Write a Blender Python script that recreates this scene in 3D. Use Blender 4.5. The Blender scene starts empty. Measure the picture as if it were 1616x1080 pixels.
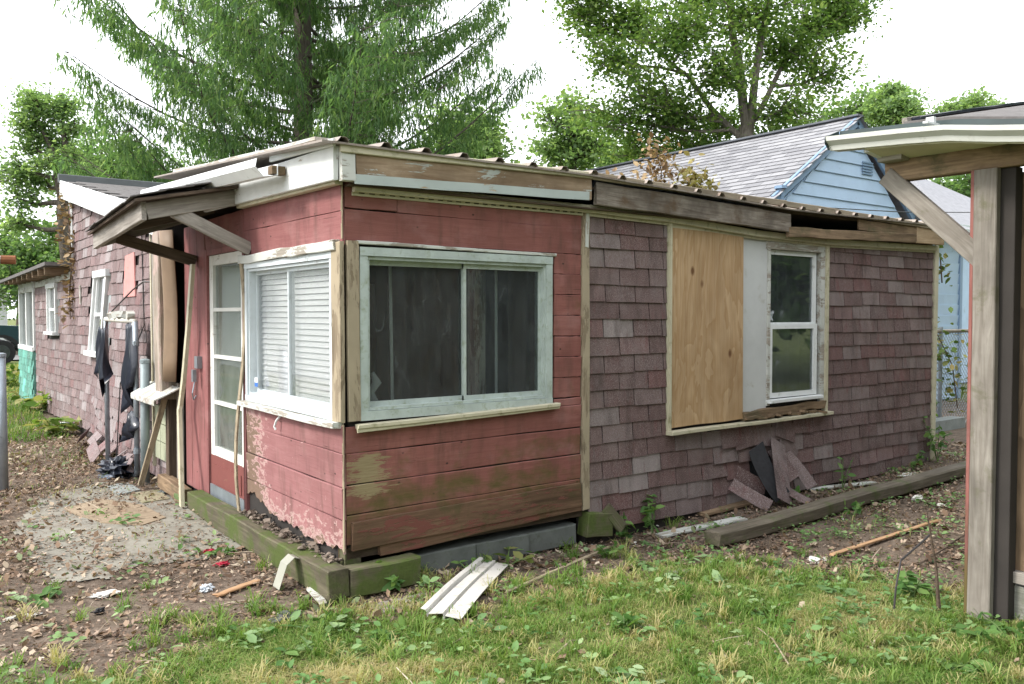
import bpy, math, random
import numpy as np
from mathutils import Matrix, Vector
random.seed(7); rng = np.random.default_rng(11)
SC = bpy.context.scene
COL = SC.collection
R = math.radians

# ------------------------------------------------------------------ camera, sky, sun, exposure
F_PX, YAW, PITCH = 1330.0, math.atan2(1792, 1330), math.atan(42 / 1330)
CAM = Vector((-2.116, -4.479, 1.6))
f0 = Vector((math.cos(YAW), math.sin(YAW), 0)); RT = Vector((math.sin(YAW), -math.cos(YAW), 0))
FW = f0 * math.cos(PITCH) + Vector((0, 0, -math.sin(PITCH))); UP = RT.cross(FW)
cd = bpy.data.cameras.new('camera'); cam = bpy.data.objects.new('camera', cd); COL.objects.link(cam)
cd.sensor_width = 36; cd.lens = 36 * F_PX / 1616; cd.clip_end = 2000; cd.clip_start = .05
cam.matrix_world = Matrix(((RT.x, UP.x, -FW.x, CAM.x), (RT.y, UP.y, -FW.y, CAM.y), (RT.z, UP.z, -FW.z, CAM.z), (0, 0, 0, 1)))
SC.camera = cam

SUN_AZ, SUN_EL = R(163), R(42)          # azimuth counter-clockwise from +X, towards the sun
world = bpy.data.worlds.new('World'); SC.world = world; world.use_nodes = True
wn = world.node_tree; wn.nodes.clear()
sky = wn.nodes.new('ShaderNodeTexSky'); sky.sky_type = 'NISHITA'; sky.sun_disc = False
sky.sun_elevation = SUN_EL; sky.sun_rotation = math.pi / 2 - SUN_AZ; sky.dust_density = 4; sky.air_density = 1.5
hs = wn.nodes.new('ShaderNodeHueSaturation'); hs.inputs['Saturation'].default_value = .3
wn.links.new(sky.outputs[0], hs.inputs['Color'])
mx = wn.nodes.new('ShaderNodeMix'); mx.data_type = 'RGBA'; mx.inputs[0].default_value = .72
mx.inputs[7].default_value = (13.5, 13.9, 14.6, 1)   # even overcast layer
wn.links.new(hs.outputs[0], mx.inputs[6])
bg = wn.nodes.new('ShaderNodeBackground'); bg.inputs[1].default_value = .08
wo = wn.nodes.new('ShaderNodeOutputWorld')
wn.links.new(mx.outputs[2], bg.inputs[0]); wn.links.new(bg.outputs[0], wo.inputs[0])
sd = bpy.data.lights.new('sun', 'SUN'); sd.energy = 1.5; sd.angle = R(12); sd.color = (1, .95, .88)
sun = bpy.data.objects.new('sun', sd); COL.objects.link(sun)
sv = Vector((math.cos(SUN_EL) * math.cos(SUN_AZ), math.cos(SUN_EL) * math.sin(SUN_AZ), math.sin(SUN_EL)))
sun.rotation_euler = sv.to_track_quat('Z', 'Y').to_euler()
SC.view_settings.view_transform = 'Standard'; SC.view_settings.look = 'None'
SC.view_settings.exposure = 1.55; SC.view_settings.gamma = 1

# ------------------------------------------------------------------ measuring helpers (photo point -> point on a real plane)
def ray(px, py): return FW + RT * ((px - 808) / F_PX) - UP * ((py - 540) / F_PX)
def G(px, py, z=0.0):
    d = ray(px, py); return CAM + d * ((z - CAM.z) / d.z)
def FWp(px, py, y=0.0):
    d = ray(px, py); return CAM + d * ((y - CAM.y) / d.y)
def LWp(px, py, x=0.0):
    d = ray(px, py); return CAM + d * ((x - CAM.x) / d.x)
def AT(px, py, t): return CAM + ray(px, py) * t
def sst(a, b, x):
    t = np.clip((np.asarray(x, float) - a) / (b - a), 0, 1); return t * t * (3 - 2 * t)
def hgt(x, y):
    x = np.asarray(x, float); y = np.asarray(y, float)
    h = .018 * np.sin(x * 2.1 + y * .7) + .014 * np.sin(y * 2.9 - x * 1.3) + .008 * np.sin(x * 6.1 + 1) * np.sin(y * 5.3)
    h = h + .09 * sst(3, 7, x) * sst(-2.2, -.4, y) * (1 - sst(9, 14, x))
    return h - .02
def GH(px, py):
    p = G(px, py); p = G(px, py, float(hgt(p.x, p.y))); return p

# ------------------------------------------------------------------ material helpers
class MT:
    def __init__(s, name, rough=.7, spec=.3):
        s.m = bpy.data.materials.new(name); s.m.use_nodes = True; s.nt = s.m.node_tree
        s.b = s.nt.nodes['Principled BSDF']; s.out = s.nt.nodes['Material Output']
        s.b.inputs['Roughness'].default_value = rough; s.b.inputs['Specular IOR Level'].default_value = spec
    def n(s, t, **kw):
        x = s.nt.nodes.new(t)
        for k, v in kw.items(): setattr(x, k, v)
        return x
    def put(s, sock, v):
        if isinstance(v, bpy.types.NodeSocket): s.nt.links.new(v, sock)
        elif isinstance(v, (tuple, list)) and len(v) == 3 and sock.type == 'RGBA': sock.default_value = (*v, 1)
        else: sock.default_value = v
    def co(s, scale=(1, 1, 1), kind='Object', rnd=True):
        tc = s.n('ShaderNodeTexCoord'); v = tc.outputs[kind]
        if rnd:
            oi = s.n('ShaderNodeObjectInfo'); mm = s.n('ShaderNodeVectorMath', operation='MULTIPLY')
            cb = s.n('ShaderNodeCombineXYZ')
            for i in range(3): s.nt.links.new(oi.outputs['Random'], cb.inputs[i])
            s.nt.links.new(cb.outputs[0], mm.inputs[0]); mm.inputs[1].default_value = (37., 53., 71.)
            ad = s.n('ShaderNodeVectorMath', operation='ADD'); s.nt.links.new(v, ad.inputs[0]); s.nt.links.new(mm.outputs[0], ad.inputs[1]); v = ad.outputs[0]
        if tuple(scale) != (1, 1, 1):
            mp = s.n('ShaderNodeVectorMath', operation='MULTIPLY'); s.nt.links.new(v, mp.inputs[0]); mp.inputs[1].default_value = scale; v = mp.outputs[0]
        return v
    def wco(s, scale=(1, 1, 1)):
        g = s.n('ShaderNodeNewGeometry'); mp = s.n('ShaderNodeVectorMath', operation='MULTIPLY')
        s.nt.links.new(g.outputs['Position'], mp.inputs[0]); mp.inputs[1].default_value = scale; return mp.outputs[0]
    def sep(s, v, i):
        x = s.n('ShaderNodeSeparateXYZ'); s.nt.links.new(v, x.inputs[0]); return x.outputs[i]
    def noise(s, v, scale=5, detail=4, rough=.55, dist=0):
        x = s.n('ShaderNodeTexNoise'); s.nt.links.new(v, x.inputs['Vector'])
        x.inputs['Scale'].default_value = scale; x.inputs['Detail'].default_value = detail; x.inputs['Roughness'].default_value = rough; x.inputs['Distortion'].default_value = dist
        return x.outputs[0]
    def wave(s, v, scale, dist, detail=2, dscale=1, dirn='Z', kind='BANDS'):
        x = s.n('ShaderNodeTexWave', wave_type=kind, bands_direction=dirn); s.nt.links.new(v, x.inputs['Vector'])
        x.inputs['Scale'].default_value = scale; x.inputs['Distortion'].default_value = dist; x.inputs['Detail'].default_value = detail; x.inputs['Detail Scale'].default_value = dscale
        return x.outputs['Fac']
    def ramp(s, f, stops, interp='LINEAR'):
        x = s.n('ShaderNodeValToRGB'); s.nt.links.new(f, x.inputs[0]); cr = x.color_ramp; cr.interpolation = interp
        while len(cr.elements) < len(stops): cr.elements.new(.5)
        for e, (p, c) in zip(cr.elements, stops):
            e.position = p; e.color = (*c, 1) if isinstance(c, (tuple, list)) else (c, c, c, 1)
        return x.outputs[0]
    def mix(s, f, a, b, mode='MIX'):
        x = s.n('ShaderNodeMix', data_type='RGBA', blend_type=mode); s.put(x.inputs[0], f); s.put(x.inputs[6], a); s.put(x.inputs[7], b); return x.outputs[2]
    def ma(s, op, a, b=0.0, clamp=False):
        x = s.n('ShaderNodeMath', operation=op, use_clamp=clamp); s.put(x.inputs[0], a); s.put(x.inputs[1], b); return x.outputs[0]
    def rand(s): return s.n('ShaderNodeObjectInfo').outputs['Random']
    def isl(s): return s.n('ShaderNodeNewGeometry').outputs['Random Per Island']
    def bump(s, h, strength=.4, dist=.004):
        x = s.n('ShaderNodeBump'); x.inputs['Strength'].default_value = strength; x.inputs['Distance'].default_value = dist
        s.nt.links.new(h, x.inputs['Height']); s.nt.links.new(x.outputs[0], s.b.inputs['Normal'])
    def col(s, v): s.put(s.b.inputs['Base Color'], v); return s.m
MATS = {}
def cached(f):
    def g(*a, **k):
        key = (f.__name__, a, tuple(sorted(k.items())))
        if key not in MATS: MATS[key] = f(*a, **k)
        return MATS[key]
    return g

@cached
def wood(name, dark, light, grain=16, knots=True, paint=None, pamt=.5, moss=0.0, mossc=(.10, .13, .03), rough=.8, stain=.4, bump=.5):
    """boards with grain along local x; optional worn paint and moss patches"""
    t = MT(name, rough, .2); c = t.co(); cg = t.co((1.1, grain, grain)); cl = t.co((1, 3, 3))
    g = t.noise(cg, 2.2, 6, .62, 1.2)
    base = t.ramp(g, [(.28, dark), (.72, light)])
    if knots:
        k = t.noise(t.co((.9, 6, 6)), 1.5, 2, .5, .6)
        base = t.mix(t.ramp(k, [(.62, 0), (.74, .55)]), base, tuple(x * .4 for x in dark))
    st = t.noise(c, 2.3, 5, .6)
    base = t.mix(t.ramp(st, [(.35, stain), (.65, 0)]), base, tuple(x * .5 for x in dark))
    h = g
    if paint:
        n1 = t.noise(cl, 3.2, 8, .68, .4); n2 = t.noise(t.co((2, 30, 30)), 3, 4, .6)
        pm = t.ma('ADD', t.ma('MULTIPLY', n1, .72), t.ma('MULTIPLY', n2, .28))
        e = .62 - .26 * pamt
        pf = t.ramp(pm, [(e - .012, 0), (e + .012, 1)])
        pc = t.mix(t.noise(c, 9, 4), paint, tuple(x * .74 for x in paint))
        base = t.mix(pf, base, pc); h = t.ma('ADD', t.ma('MULTIPLY', g, .5), t.ma('MULTIPLY', pf, .8))
    if moss:
        mf = t.noise(t.wco(), 4.5, 7, .66, .3)
        e = .68 - .3 * moss
        base = t.mix(t.ramp(mf, [(e - .06, 0), (e + .1, .92)]), base, t.mix(t.noise(t.wco(), 60, 3), mossc, tuple(x * .5 for x in mossc)))
    t.bump(h, bump, .004)
    return t.col(base)

@cached
def plain(name, colr, rough=.5, var=.25, scale=6, metal=0.0, dirt=0.0, dirtc=(.09, .08, .06), spec=.35, bump=.0):
    t = MT(name, rough, spec); c = t.co()
    n = t.noise(c, scale, 6, .6)
    base = t.mix(t.ramp(n, [(.3, 0), (.7, 1)]), tuple(x * (1 - var) for x in colr), colr)
    if dirt:
        d = t.noise(t.co((1, 1, 1)), scale * 2.3, 8, .7, .3)
        e = .7 - .3 * dirt
        base = t.mix(t.ramp(d, [(e - .05, 0), (e + .12, .85)]), base, dirtc)
    t.b.inputs['Metallic'].default_value = metal
    if bump: t.bump(t.noise(c, scale * 6, 4), bump, .003)
    return t.col(base)

def shingle_mat(name, joined=False, tint=(1, 1, 1), lift=1.0):
    t = MT(name, .93, .12); c = t.co() if not joined else t.wco()
    r = t.isl() if joined else t.rand()
    r2 = t.ma('FRACT', t.ma('MULTIPLY', r, 17.31)); 
    base = t.ramp(r, [(0, (.095, .058, .054)), (.2, (.13, .086, .08)), (.4, (.16, .118, .11)), (.56, (.115, .068, .064)), (.66, (.22, .19, .182)), (.76, (.14, .10, .094)), (.88, (.135, .06, .056)), (1, (.29, .265, .255))])
    base = t.mix(.3, base, (.135, .085, .078))
    sh = t.ramp(t.noise(c, 3.0, 4, .6), [(.3, .82), (.7, 1.16)])
    base = t.mix(1, base, sh, 'MULTIPLY')
    red = t.ramp(t.noise(c, 4.5, 3, .6), [(.57, 0), (.72, .55)])
    base = t.mix(red, base, (.14, .052, .05))
    gr = t.noise(c, 120, 3, .75)
    base = t.mix(t.ramp(gr, [(.35, 0), (.52, .0), (.68, .7)]), base, (.40, .36, .36))
    base = t.mix(t.ramp(gr, [(.3, .6), (.45, 0)]), base, (.035, .022, .022))
    w2 = t.wco((3, 3, .9)); sn = t.noise(w2, 2.4, 7, .65); base = t.mix(t.ramp(sn, [(.5, 0), (.7, .6)]), base, (.055, .042, .038)); ln = t.noise(t.wco(), 2.1, 5, .6); base = t.mix(t.ramp(ln, [(.54, 0), (.74, .45)]), base, (.235, .205, .20))
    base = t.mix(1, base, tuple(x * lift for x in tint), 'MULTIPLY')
    t.bump(gr, .5, .003)
    return t.col(base)

def roof_grey(name, joined=False):
    t = MT(name, .93, .12); c = t.wco(); r = t.isl() if joined else t.rand()
    base = t.ramp(r, [(0, (.20, .20, .215)), (.5, (.27, .27, .285)), (1, (.34, .34, .355))]); gr = t.noise(c, 90, 3, .7)
    base = t.mix(t.ramp(gr, [(.3, .5), (.6, 0)]), base, (.12, .12, .13)); t.bump(gr, .4, .003)
    return t.col(t.mix(t.ramp(t.noise(c, 1.2, 4), [(.4, .35), (.65, 0)]), base, (.16, .16, .17)))

def red_mat(name, moss=False, rot=False, deep=(.21, .078, .066), lite=(.30, .125, .106)):
    t = MT(name, .72, .25); c = t.co(); w = t.wco()
    g = t.noise(t.co((1.2, 22, 22)), 2.4, 6, .62, 1.0)
    base = t.ramp(g, [(.25, deep), (.75, lite)])
    base = t.mix(t.ramp(t.noise(w, 1.7, 5, .6), [(.38, .5), (.62, 0)]), base, tuple(x * .62 for x in deep))
    r = t.rand(); base = t.mix(t.ramp(r, [(0, .0), (1, .28)]), base, tuple(x * .62 for x in deep))
    # cracks and small knots in the paint
    cr = t.noise(t.co((2.2, 60, 60)), 2.0, 3, .5, .4)
    base = t.mix(t.ramp(cr, [(.70, 0), (.745, .8)]), base, (.045, .02, .016))
    ch = t.noise(t.co((3, 11, 11)), 3.4, 8, .7)
    base = t.mix(t.ramp(ch, [(.735, 0), (.75, .8)]), base, (.42, .33, .26))
    z = t.sep(w, 2)
    vo = t.n('ShaderNodeTexVoronoi'); t.nt.links.new(t.wco((7, 7, 11)), vo.inputs['Vector']); vo.inputs['Scale'].default_value = 1.0
    base = t.mix(t.ramp(vo.outputs['Distance'], [(.05, .9), (.085, .0)]), base, (.03, .018, .015))
    stk = t.noise(t.wco((5, 5, .8)), 2.6, 6, .65); base = t.mix(t.ramp(stk, [(.5, 0), (.72, .55)]), base, (.075, .045, .035))
    fade = t.noise(t.wco((1.5, 1.5, 2.5)), 2.2, 5, .6); base = t.mix(t.ramp(fade, [(.52, 0), (.75, .4)]), base, (.36, .20, .19))
    hh = t.ma('ADD', g, 0)
    if moss:
        mf = t.noise(t.wco((1, 1, 1.6)), 3.2, 7, .62, .3); zz = t.ramp(t.ma('MULTIPLY', z, .55), [(.10, .36), (.52, -.0)])
        zz2 = t.ma('ADD', mf, zz)
        base = t.mix(t.ramp(zz2, [(.62, 0), (.86, .93)]), base, t.mix(t.noise(t.co((2, 30, 30)), 3, 4), (.055, .05, .015), (.13, .10, .035)))
        # bare patch where the paint is gone beside the corner
        x = t.sep(w, 0)
        px = t.ramp(t.ma('ABSOLUTE', t.ma('SUBTRACT', x, .14)), [(.0, .34), (.30, 0)]); pz = t.ramp(t.ma('ABSOLUTE', t.ma('SUBTRACT', z, .66)), [(0, .25), (.22, 0)])
        pt = t.ma('ADD', t.ma('MULTIPLY', t.noise(t.wco((4, 4, 34)), 2.4, 9, .75), 1.0), t.ma('MULTIPLY', px, pz if False else 1.0))
        pt = t.ma('MULTIPLY', pt, t.ramp(t.ma('ABSOLUTE', t.ma('SUBTRACT', z, .66)), [(.1, 1), (.2, .55)]))
        base = t.mix(t.ramp(pt, [(.70, 0), (.74, .95)]), base, t.mix(t.noise(t.co((3, 40, 40)), 3), (.17, .13, .06), (.34, .28, .17)))
    if rot:
        y = t.sep(w, 1)
        a = t.ramp(t.ma('ABSOLUTE', t.ma('SUBTRACT', y, 1.52)), [(.02, .36), (.42, 0)])
        b_ = t.ramp(t.ma('MULTIPLY', z, .55), [(.12, .25), (.26, -.05)])
        q = t.ma('ADD', t.noise(t.wco((5, 5, 11)), 2.2, 8, .68, .4), t.ma('ADD', a, b_))
        up = t.ramp(t.ma('MULTIPLY', z, .5), [(.44, 1), (.52, .45)])
        q = t.ma('MULTIPLY', q, up)
        base = t.mix(t.ramp(q, [(.66, 0), (.70, .9)]), base, t.mix(t.noise(w, 40, 4), (.50, .36, .34), (.33, .19, .17)))
        base = t.mix(t.ramp(q, [(.76, 0), (.79, .95)]), base, t.mix(t.noise(w, 50, 4), (.10, .065, .04), (.22, .15, .11)))
        hh = t.ma('SUBTRACT', g, t.ramp(q, [(.7, 0), (.8, 1)]))
    t.bump(hh, .45, .004)
    return t.col(base)

def ply_mat(name, a=(.40, .255, .13), b=(.52, .37, .22), d=(.20, .11, .05), sc=1.0):
    t = MT(name, .65, .3)
    w0 = t.noise(t.co((1.6, 1.6, .55)), 1.6, 4, .55, .5); f = t.noise(t.co((55, 55, 1.6)), 2, 5, .65, .3)
    g = t.ma('FRACT', t.ma('MULTIPLY', w0, 11 * sc)); g2 = t.noise(t.co((5, 5, .7)), 2, 4, .6, .6)
    base = t.mix(t.ramp(g, [(0, .0), (.75, .75), (.93, 1), (1, .15)]), b, a)
    base = t.mix(t.ramp(g2, [(.35, .0), (.7, .6)]), base, tuple(x * .72 for x in a))
    base = t.mix(t.ramp(f, [(.35, .35), (.6, 0)]), base, d)
    v = t.n('ShaderNodeTexVoronoi'); t.nt.links.new(t.co((3.6, 3.6, 2.2)), v.inputs['Vector']); v.inputs['Scale'].default_value = 1.0
    base = t.mix(t.ramp(v.outputs['Distance'], [(.045, .95), (.10, .0)]), base, (.12, .05, .02))
    st = t.noise(t.co((1.5, 1.5, .8)), 2, 4); base = t.mix(t.ramp(st, [(.55, 0), (.8, .35)]), base, d)
    t.bump(g, .12, .003)
    return t.col(base)

def glass_mat(name, tint=(.82, .87, .86), grime=.12, refl=1.0, gcol=(.5, .52, .5), boost=0.0, scratch=0.0):
    t = MT(name); nt = t.nt
    tr = t.n('ShaderNodeBsdfTransparent'); tr.inputs[0].default_value = (*tint, 1)
    gl = t.n('ShaderNodeBsdfGlossy'); gl.inputs['Roughness'].default_value = .02
    bm = t.n('ShaderNodeBump'); bm.inputs['Strength'].default_value = .06; bm.inputs['Distance'].default_value = .02
    nt.links.new(t.noise(t.co(), 2.5, 2), bm.inputs['Height']); nt.links.new(bm.outputs[0], gl.inputs['Normal'])
    fr = t.n('ShaderNodeFresnel'); fr.inputs[0].default_value = 1.5
    m1 = t.n('ShaderNodeMixShader'); nt.links.new(t.ma('ADD', t.ma('MULTIPLY', fr.outputs[0], 1.05 * refl), boost, True), m1.inputs[0]); nt.links.new(tr.outputs[0], m1.inputs[1]); nt.links.new(gl.outputs[0], m1.inputs[2])
    df = t.n('ShaderNodeBsdfDiffuse'); df.inputs[0].default_value = (*gcol, 1)
    gn = t.noise(t.co((7, 7, 1.2)), 3, 8, .7, .5); gn2 = t.noise(t.co(), 3, 6, .7)
    m2 = t.n('ShaderNodeMixShader'); ln = t.ramp(t.ma('ABSOLUTE', t.ma('SUBTRACT', t.noise(t.co((3, 3, 1.6)), 2.2, 2, .5, .8), .5)), [(.0, 1), (.0045, 0)]); ln = t.ma('MULTIPLY', ln, t.ramp(gn2, [(.5, 0), (.62, .5)]))
    nt.links.new(t.ma('MULTIPLY', t.ramp(t.ma('ADD', t.ma('MULTIPLY', gn, .6), t.ma('MULTIPLY', gn2, .4)), [(.35, .25), (.7, 1)]), grime) if not scratch else t.ma('ADD', t.ma('MULTIPLY', t.ramp(t.ma('ADD', t.ma('MULTIPLY', gn, .6), t.ma('MULTIPLY', gn2, .4)), [(.35, .25), (.7, 1)]), grime), t.ma('MULTIPLY', ln, scratch)), m2.inputs[0])
    nt.links.new(m1.outputs[0], m2.inputs[1]); nt.links.new(df.outputs[0], m2.inputs[2]); nt.links.new(m2.outputs[0], t.out.inputs[0])
    return t.m

def leaf_mat(name, c1, c2, c3, trans=.35, rough=.6, sat=True):
    """colour from the vertex attribute tone (0..1)"""
    t = MT(name); nt = t.nt
    at = t.n('ShaderNodeAttribute'); at.attribute_name = 'tone'
    colr = t.ramp(at.outputs['Fac'], [(0, c1), (.5, c2), (1, c3)])
    df = t.n('ShaderNodeBsdfPrincipled'); nt.links.new(colr, df.inputs['Base Color']); df.inputs['Roughness'].default_value = rough; df.inputs['Specular IOR Level'].default_value = .25
    tl = t.n('ShaderNodeBsdfTranslucent'); hv = t.mix(1, colr, (1.25, 1.3, .7), 'MULTIPLY'); nt.links.new(hv, tl.inputs[0])
    ms = t.n('ShaderNodeMixShader'); ms.inputs[0].default_value = trans
    nt.links.new(df.outputs[0], ms.inputs[1]); nt.links.new(tl.outputs[0], ms.inputs[2]); nt.links.new(ms.outputs[0], t.out.inputs[0])
    return t.m

def bark_mat(name, a=(.10, .085, .07), b=(.24, .21, .18)):
    t = MT(name, .95, .1); g = t.noise(t.wco((9, 9, 1.6)), 2, 6, .65, .6)
    t.bump(g, .8, .03); return t.col(t.ramp(g, [(.3, a), (.7, b)]))

# ------------------------------------------------------------------ object helpers
WM = {}
def link(o, parent=None, M=None):
    COL.objects.link(o); M = M if M is not None else Matrix.Identity(4)
    if parent is not None:
        o.parent = parent; o.matrix_parent_inverse = WM[parent].inverted()
    o.matrix_basis = M; WM[o] = M
    return o
def tag(o, label=None, cat=None, group=None, kind=None):
    if label: o['label'] = label
    if cat: o['category'] = cat
    if group: o['group'] = group
    if kind: o['kind'] = kind
    return o
def thing(name, loc, label, cat, group=None):
    o = bpy.data.objects.new(name, None); o.empty_display_size = .1
    link(o, None, Matrix.Translation(Vector(loc))); return tag(o, label, cat, group)
def mesh_np(name, V, Fc, tone=None, smooth=False):
    V = np.asarray(V, np.float32); Fc = np.asarray(Fc, np.int32); me = bpy.data.meshes.new(name)
    k, n = Fc.shape
    me.vertices.add(len(V)); me.vertices.foreach_set('co', V.ravel())
    me.loops.add(k * n); me.loops.foreach_set('vertex_index', Fc.ravel())
    me.polygons.add(k); me.polygons.foreach_set('loop_start', np.arange(0, k * n, n, dtype=np.int32))
    if smooth: me.polygons.foreach_set('use_smooth', np.ones(k, bool))
    if tone is not None:
        a = me.attributes.new('tone', 'FLOAT', 'POINT'); a.data.foreach_set('value', np.asarray(tone, np.float32))
    me.update(calc_edges=True); return me
def mobj(name, me, mat, parent=None, M=None):
    o = bpy.data.objects.new(name, me)
    if mat and not me.materials: me.materials.append(mat)
    return link(o, parent, M)
class MB:
    def __init__(s): s.v = []; s.f = []
    def quad(s, *p):
        k = len(s.v); s.v += [tuple(q) for q in p]; s.f.append(tuple(range(k, k + len(p))))
    def box(s, a, b, M=None):
        (x0, y0, z0), (x1, y1, z1) = a, b
        P = [(x0, y0, z0), (x1, y0, z0), (x1, y1, z0), (x0, y1, z0), (x0, y0, z1), (x1, y0, z1), (x1, y1, z1), (x0, y1, z1)]
        if M is not None: P = [tuple(M @ Vector(p)) for p in P]
        k = len(s.v); s.v += P
        s.f += [tuple(k + i for i in q) for q in ((0, 3, 2, 1), (4, 5, 6, 7), (0, 1, 5, 4), (1, 2, 6, 5), (2, 3, 7, 6), (3, 0, 4, 7))]
    def tube(s, pts, r, n=8, cap=True):
        pts = [Vector(p) for p in pts]; rr = r if isinstance(r, (list, tuple)) else [r] * len(pts); k0 = len(s.v)
        ref = None
        for i, p in enumerate(pts):
            d = (pts[min(i + 1, len(pts) - 1)] - pts[max(i - 1, 0)]).normalized()
            if ref is None: ref = Vector((0, 0, 1)) if abs(d.z) < .9 else Vector((1, 0, 0))
            u = d.cross(ref).normalized(); w = u.cross(d); ref = w
            for j in range(n):
                a = 2 * math.pi * j / n; s.v.append(tuple(p + u * (rr[i] * math.cos(a)) + w * (rr[i] * math.sin(a))))
        for i in range(len(pts) - 1):
            for j in range(n):
                a = k0 + i * n + j; b = k0 + i * n + (j + 1) % n; s.f.append((a, b, b + n, a + n))
        if cap:
            s.f.append(tuple(k0 + j for j in range(n))[::-1]); s.f.append(tuple(k0 + (len(pts) - 1) * n + j for j in range(n)))
    def sheet(s, rows, th=0.0, nrm=None):
        """grid of points -> sheet, optional thickness along nrm"""
        h, w = len(rows), len(rows[0]); k = len(s.v)
        s.v += [tuple(p) for r_ in rows for p in r_]
        for i in range(h - 1):
            for j in range(w - 1):
                a = k + i * w + j; s.f.append((a, a + 1, a + w + 1, a + w))
        if th:
            nv = Vector(nrm) * th; k2 = len(s.v); s.v += [tuple(Vector(p) + nv) for r_ in rows for p in r_]
            for i in range(h - 1):
                for j in range(w - 1):
                    a = k2 + i * w + j; s.f.append((a, a + w, a + w + 1, a + 1))
            ring = [j for j in range(w)] + [i * w + w - 1 for i in range(1, h)] + [(h - 1) * w + j for j in range(w - 2, -1, -1)] + [i * w for i in range(h - 2, 0, -1)]
            for i in range(len(ring)):
                a, b = ring[i], ring[(i + 1) % len(ring)]; s.f.append((k + b, k + a, k2 + a, k2 + b))
    def poly(s, pts, ext):
        """flat polygon extruded by vector ext"""
        n = len(pts); k = len(s.v); e = Vector(ext)
        s.v += [tuple(p) for p in pts] + [tuple(Vector(p) + e) for p in pts]
        s.f.append(tuple(range(k, k + n))); s.f.append(tuple(range(k + 2 * n - 1, k + n - 1, -1)))
        for i in range(n):
            j = (i + 1) % n; s.f.append((k + j, k + i, k + n + i, k + n + j))
    def build(s, name, mat, parent=None, origin=None, smooth=False):
        V = np.array(s.v); o = Vector(origin) if origin is not None else Vector(((V.max(0) + V.min(0)) / 2).tolist())
        me = bpy.data.meshes.new(name); me.from_pydata([tuple(Vector(p) - o) for p in s.v], [], s.f)
        if smooth: me.polygons.foreach_set('use_smooth', [True] * len(me.polygons))
        me.update(); return mobj(name, me, mat, parent, Matrix.Translation(o))

def bar_mesh(L, th, w, bev=.003, seg=1, jit=0.0):
    b = min(bev, th * .35, w * .35); y, z = th / 2, w / 2
    oc = [(-y + b, -z), (y - b, -z), (y, -z + b), (y, z - b), (y - b, z), (-y + b, z), (-y, z - b), (-y, -z + b)]
    v = []; f = []
    for i in range(seg + 1):
        x = -L / 2 + L * i / seg; dy = random.uniform(-jit, jit); dz = random.uniform(-jit, jit)
        v += [(x + (random.uniform(-jit, jit) * 2 if i in (0, seg) else 0), a + dy * .5, c + dz + random.uniform(-jit, jit) * .4) for a, c in oc]
    for i in range(seg):
        for j in range(8):
            a = i * 8 + j; c = i * 8 + (j + 1) % 8; f.append((a, a + 8, c + 8, c))
    f.append(tuple(range(8))); f.append(tuple(range(seg * 8 + 7, seg * 8 - 1, -1)))
    me = bpy.data.meshes.new('bar'); me.from_pydata(v, [], f); me.update(); return me
def board(name, p0, p1, w, th, mat, parent=None, out=(0, -1, 0), bev=.003, seg=None, jit=.0):
    """bar from p0 to p1 (centre line); out = direction of its thickness; width is perpendicular to both"""
    p0 = Vector(p0); p1 = Vector(p1); d = p1 - p0; L = d.length; x = d.normalized()
    y = -(Vector(out) - x * x.dot(Vector(out))).normalized(); z = x.cross(y); c = (p0 + p1) / 2
    M = Matrix(((x.x, y.x, z.x, c.x), (x.y, y.y, z.y, c.y), (x.z, y.z, z.z, c.z), (0, 0, 0, 1)))
    me = bar_mesh(L, th, w, bev, seg or (3 if jit else 1), jit); me.name = name
    return mobj(name, me, mat, parent, M)
def rects_minus(u0, u1, z0, z1, holes):
    us = sorted({u0, u1, *[h for q in holes for h in q[:2]]}); zs = sorted({z0, z1, *[h for q in holes for h in q[2:]]})
    us = [u for u in us if u0 <= u <= u1]; zs = [z for z in zs if z0 <= z <= z1]; out = []
    for i in range(len(us) - 1):
        run = None
        for j in range(len(zs) - 1):
            um, zm = (us[i] + us[i + 1]) / 2, (zs[j] + zs[j + 1]) / 2
            if any(h[0] < um < h[1] and h[2] < zm < h[3] for h in holes):
                if run: out.append((us[i], us[i + 1], *run)); run = None
            else: run = (run[0] if run else zs[j], zs[j + 1])
        if run: out.append((us[i], us[i + 1], *run))
    return out
# wall frames: F = front wall (plane y=0, outward -y), L = left wall (plane x=0, outward -x)
def PF(u, n, z): return Vector((u, -n, z))
def PL(u, n, z): return Vector((-n, u, z))
MFb = Matrix.Identity(3); MLb = Matrix(((0, 1, 0), (-1, 0, 0), (0, 0, 1)))
def frame_M(wall, u, n, z, rot=0.0, tilt=0.0, scale=(1, 1, 1)):
    B = (MFb if wall == 'F' else MLb) @ Matrix.Rotation(rot, 3, 'Y') @ Matrix.Rotation(tilt, 3, 'X') @ Matrix.Diagonal(scale)
    M = B.to_4x4(); M.translation = PF(u, n, z) if wall == 'F' else PL(u, n, z); return M
def wbox(mb, wall, u0, u1, n0, n1, z0, z1):
    P = PF if wall == 'F' else PL
    a, b = P(u0, n0, z0), P(u1, n1, z1)
    mb.box((min(a.x, b.x), min(a.y, b.y), z0), (max(a.x, b.x), max(a.y, b.y), z1))
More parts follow.
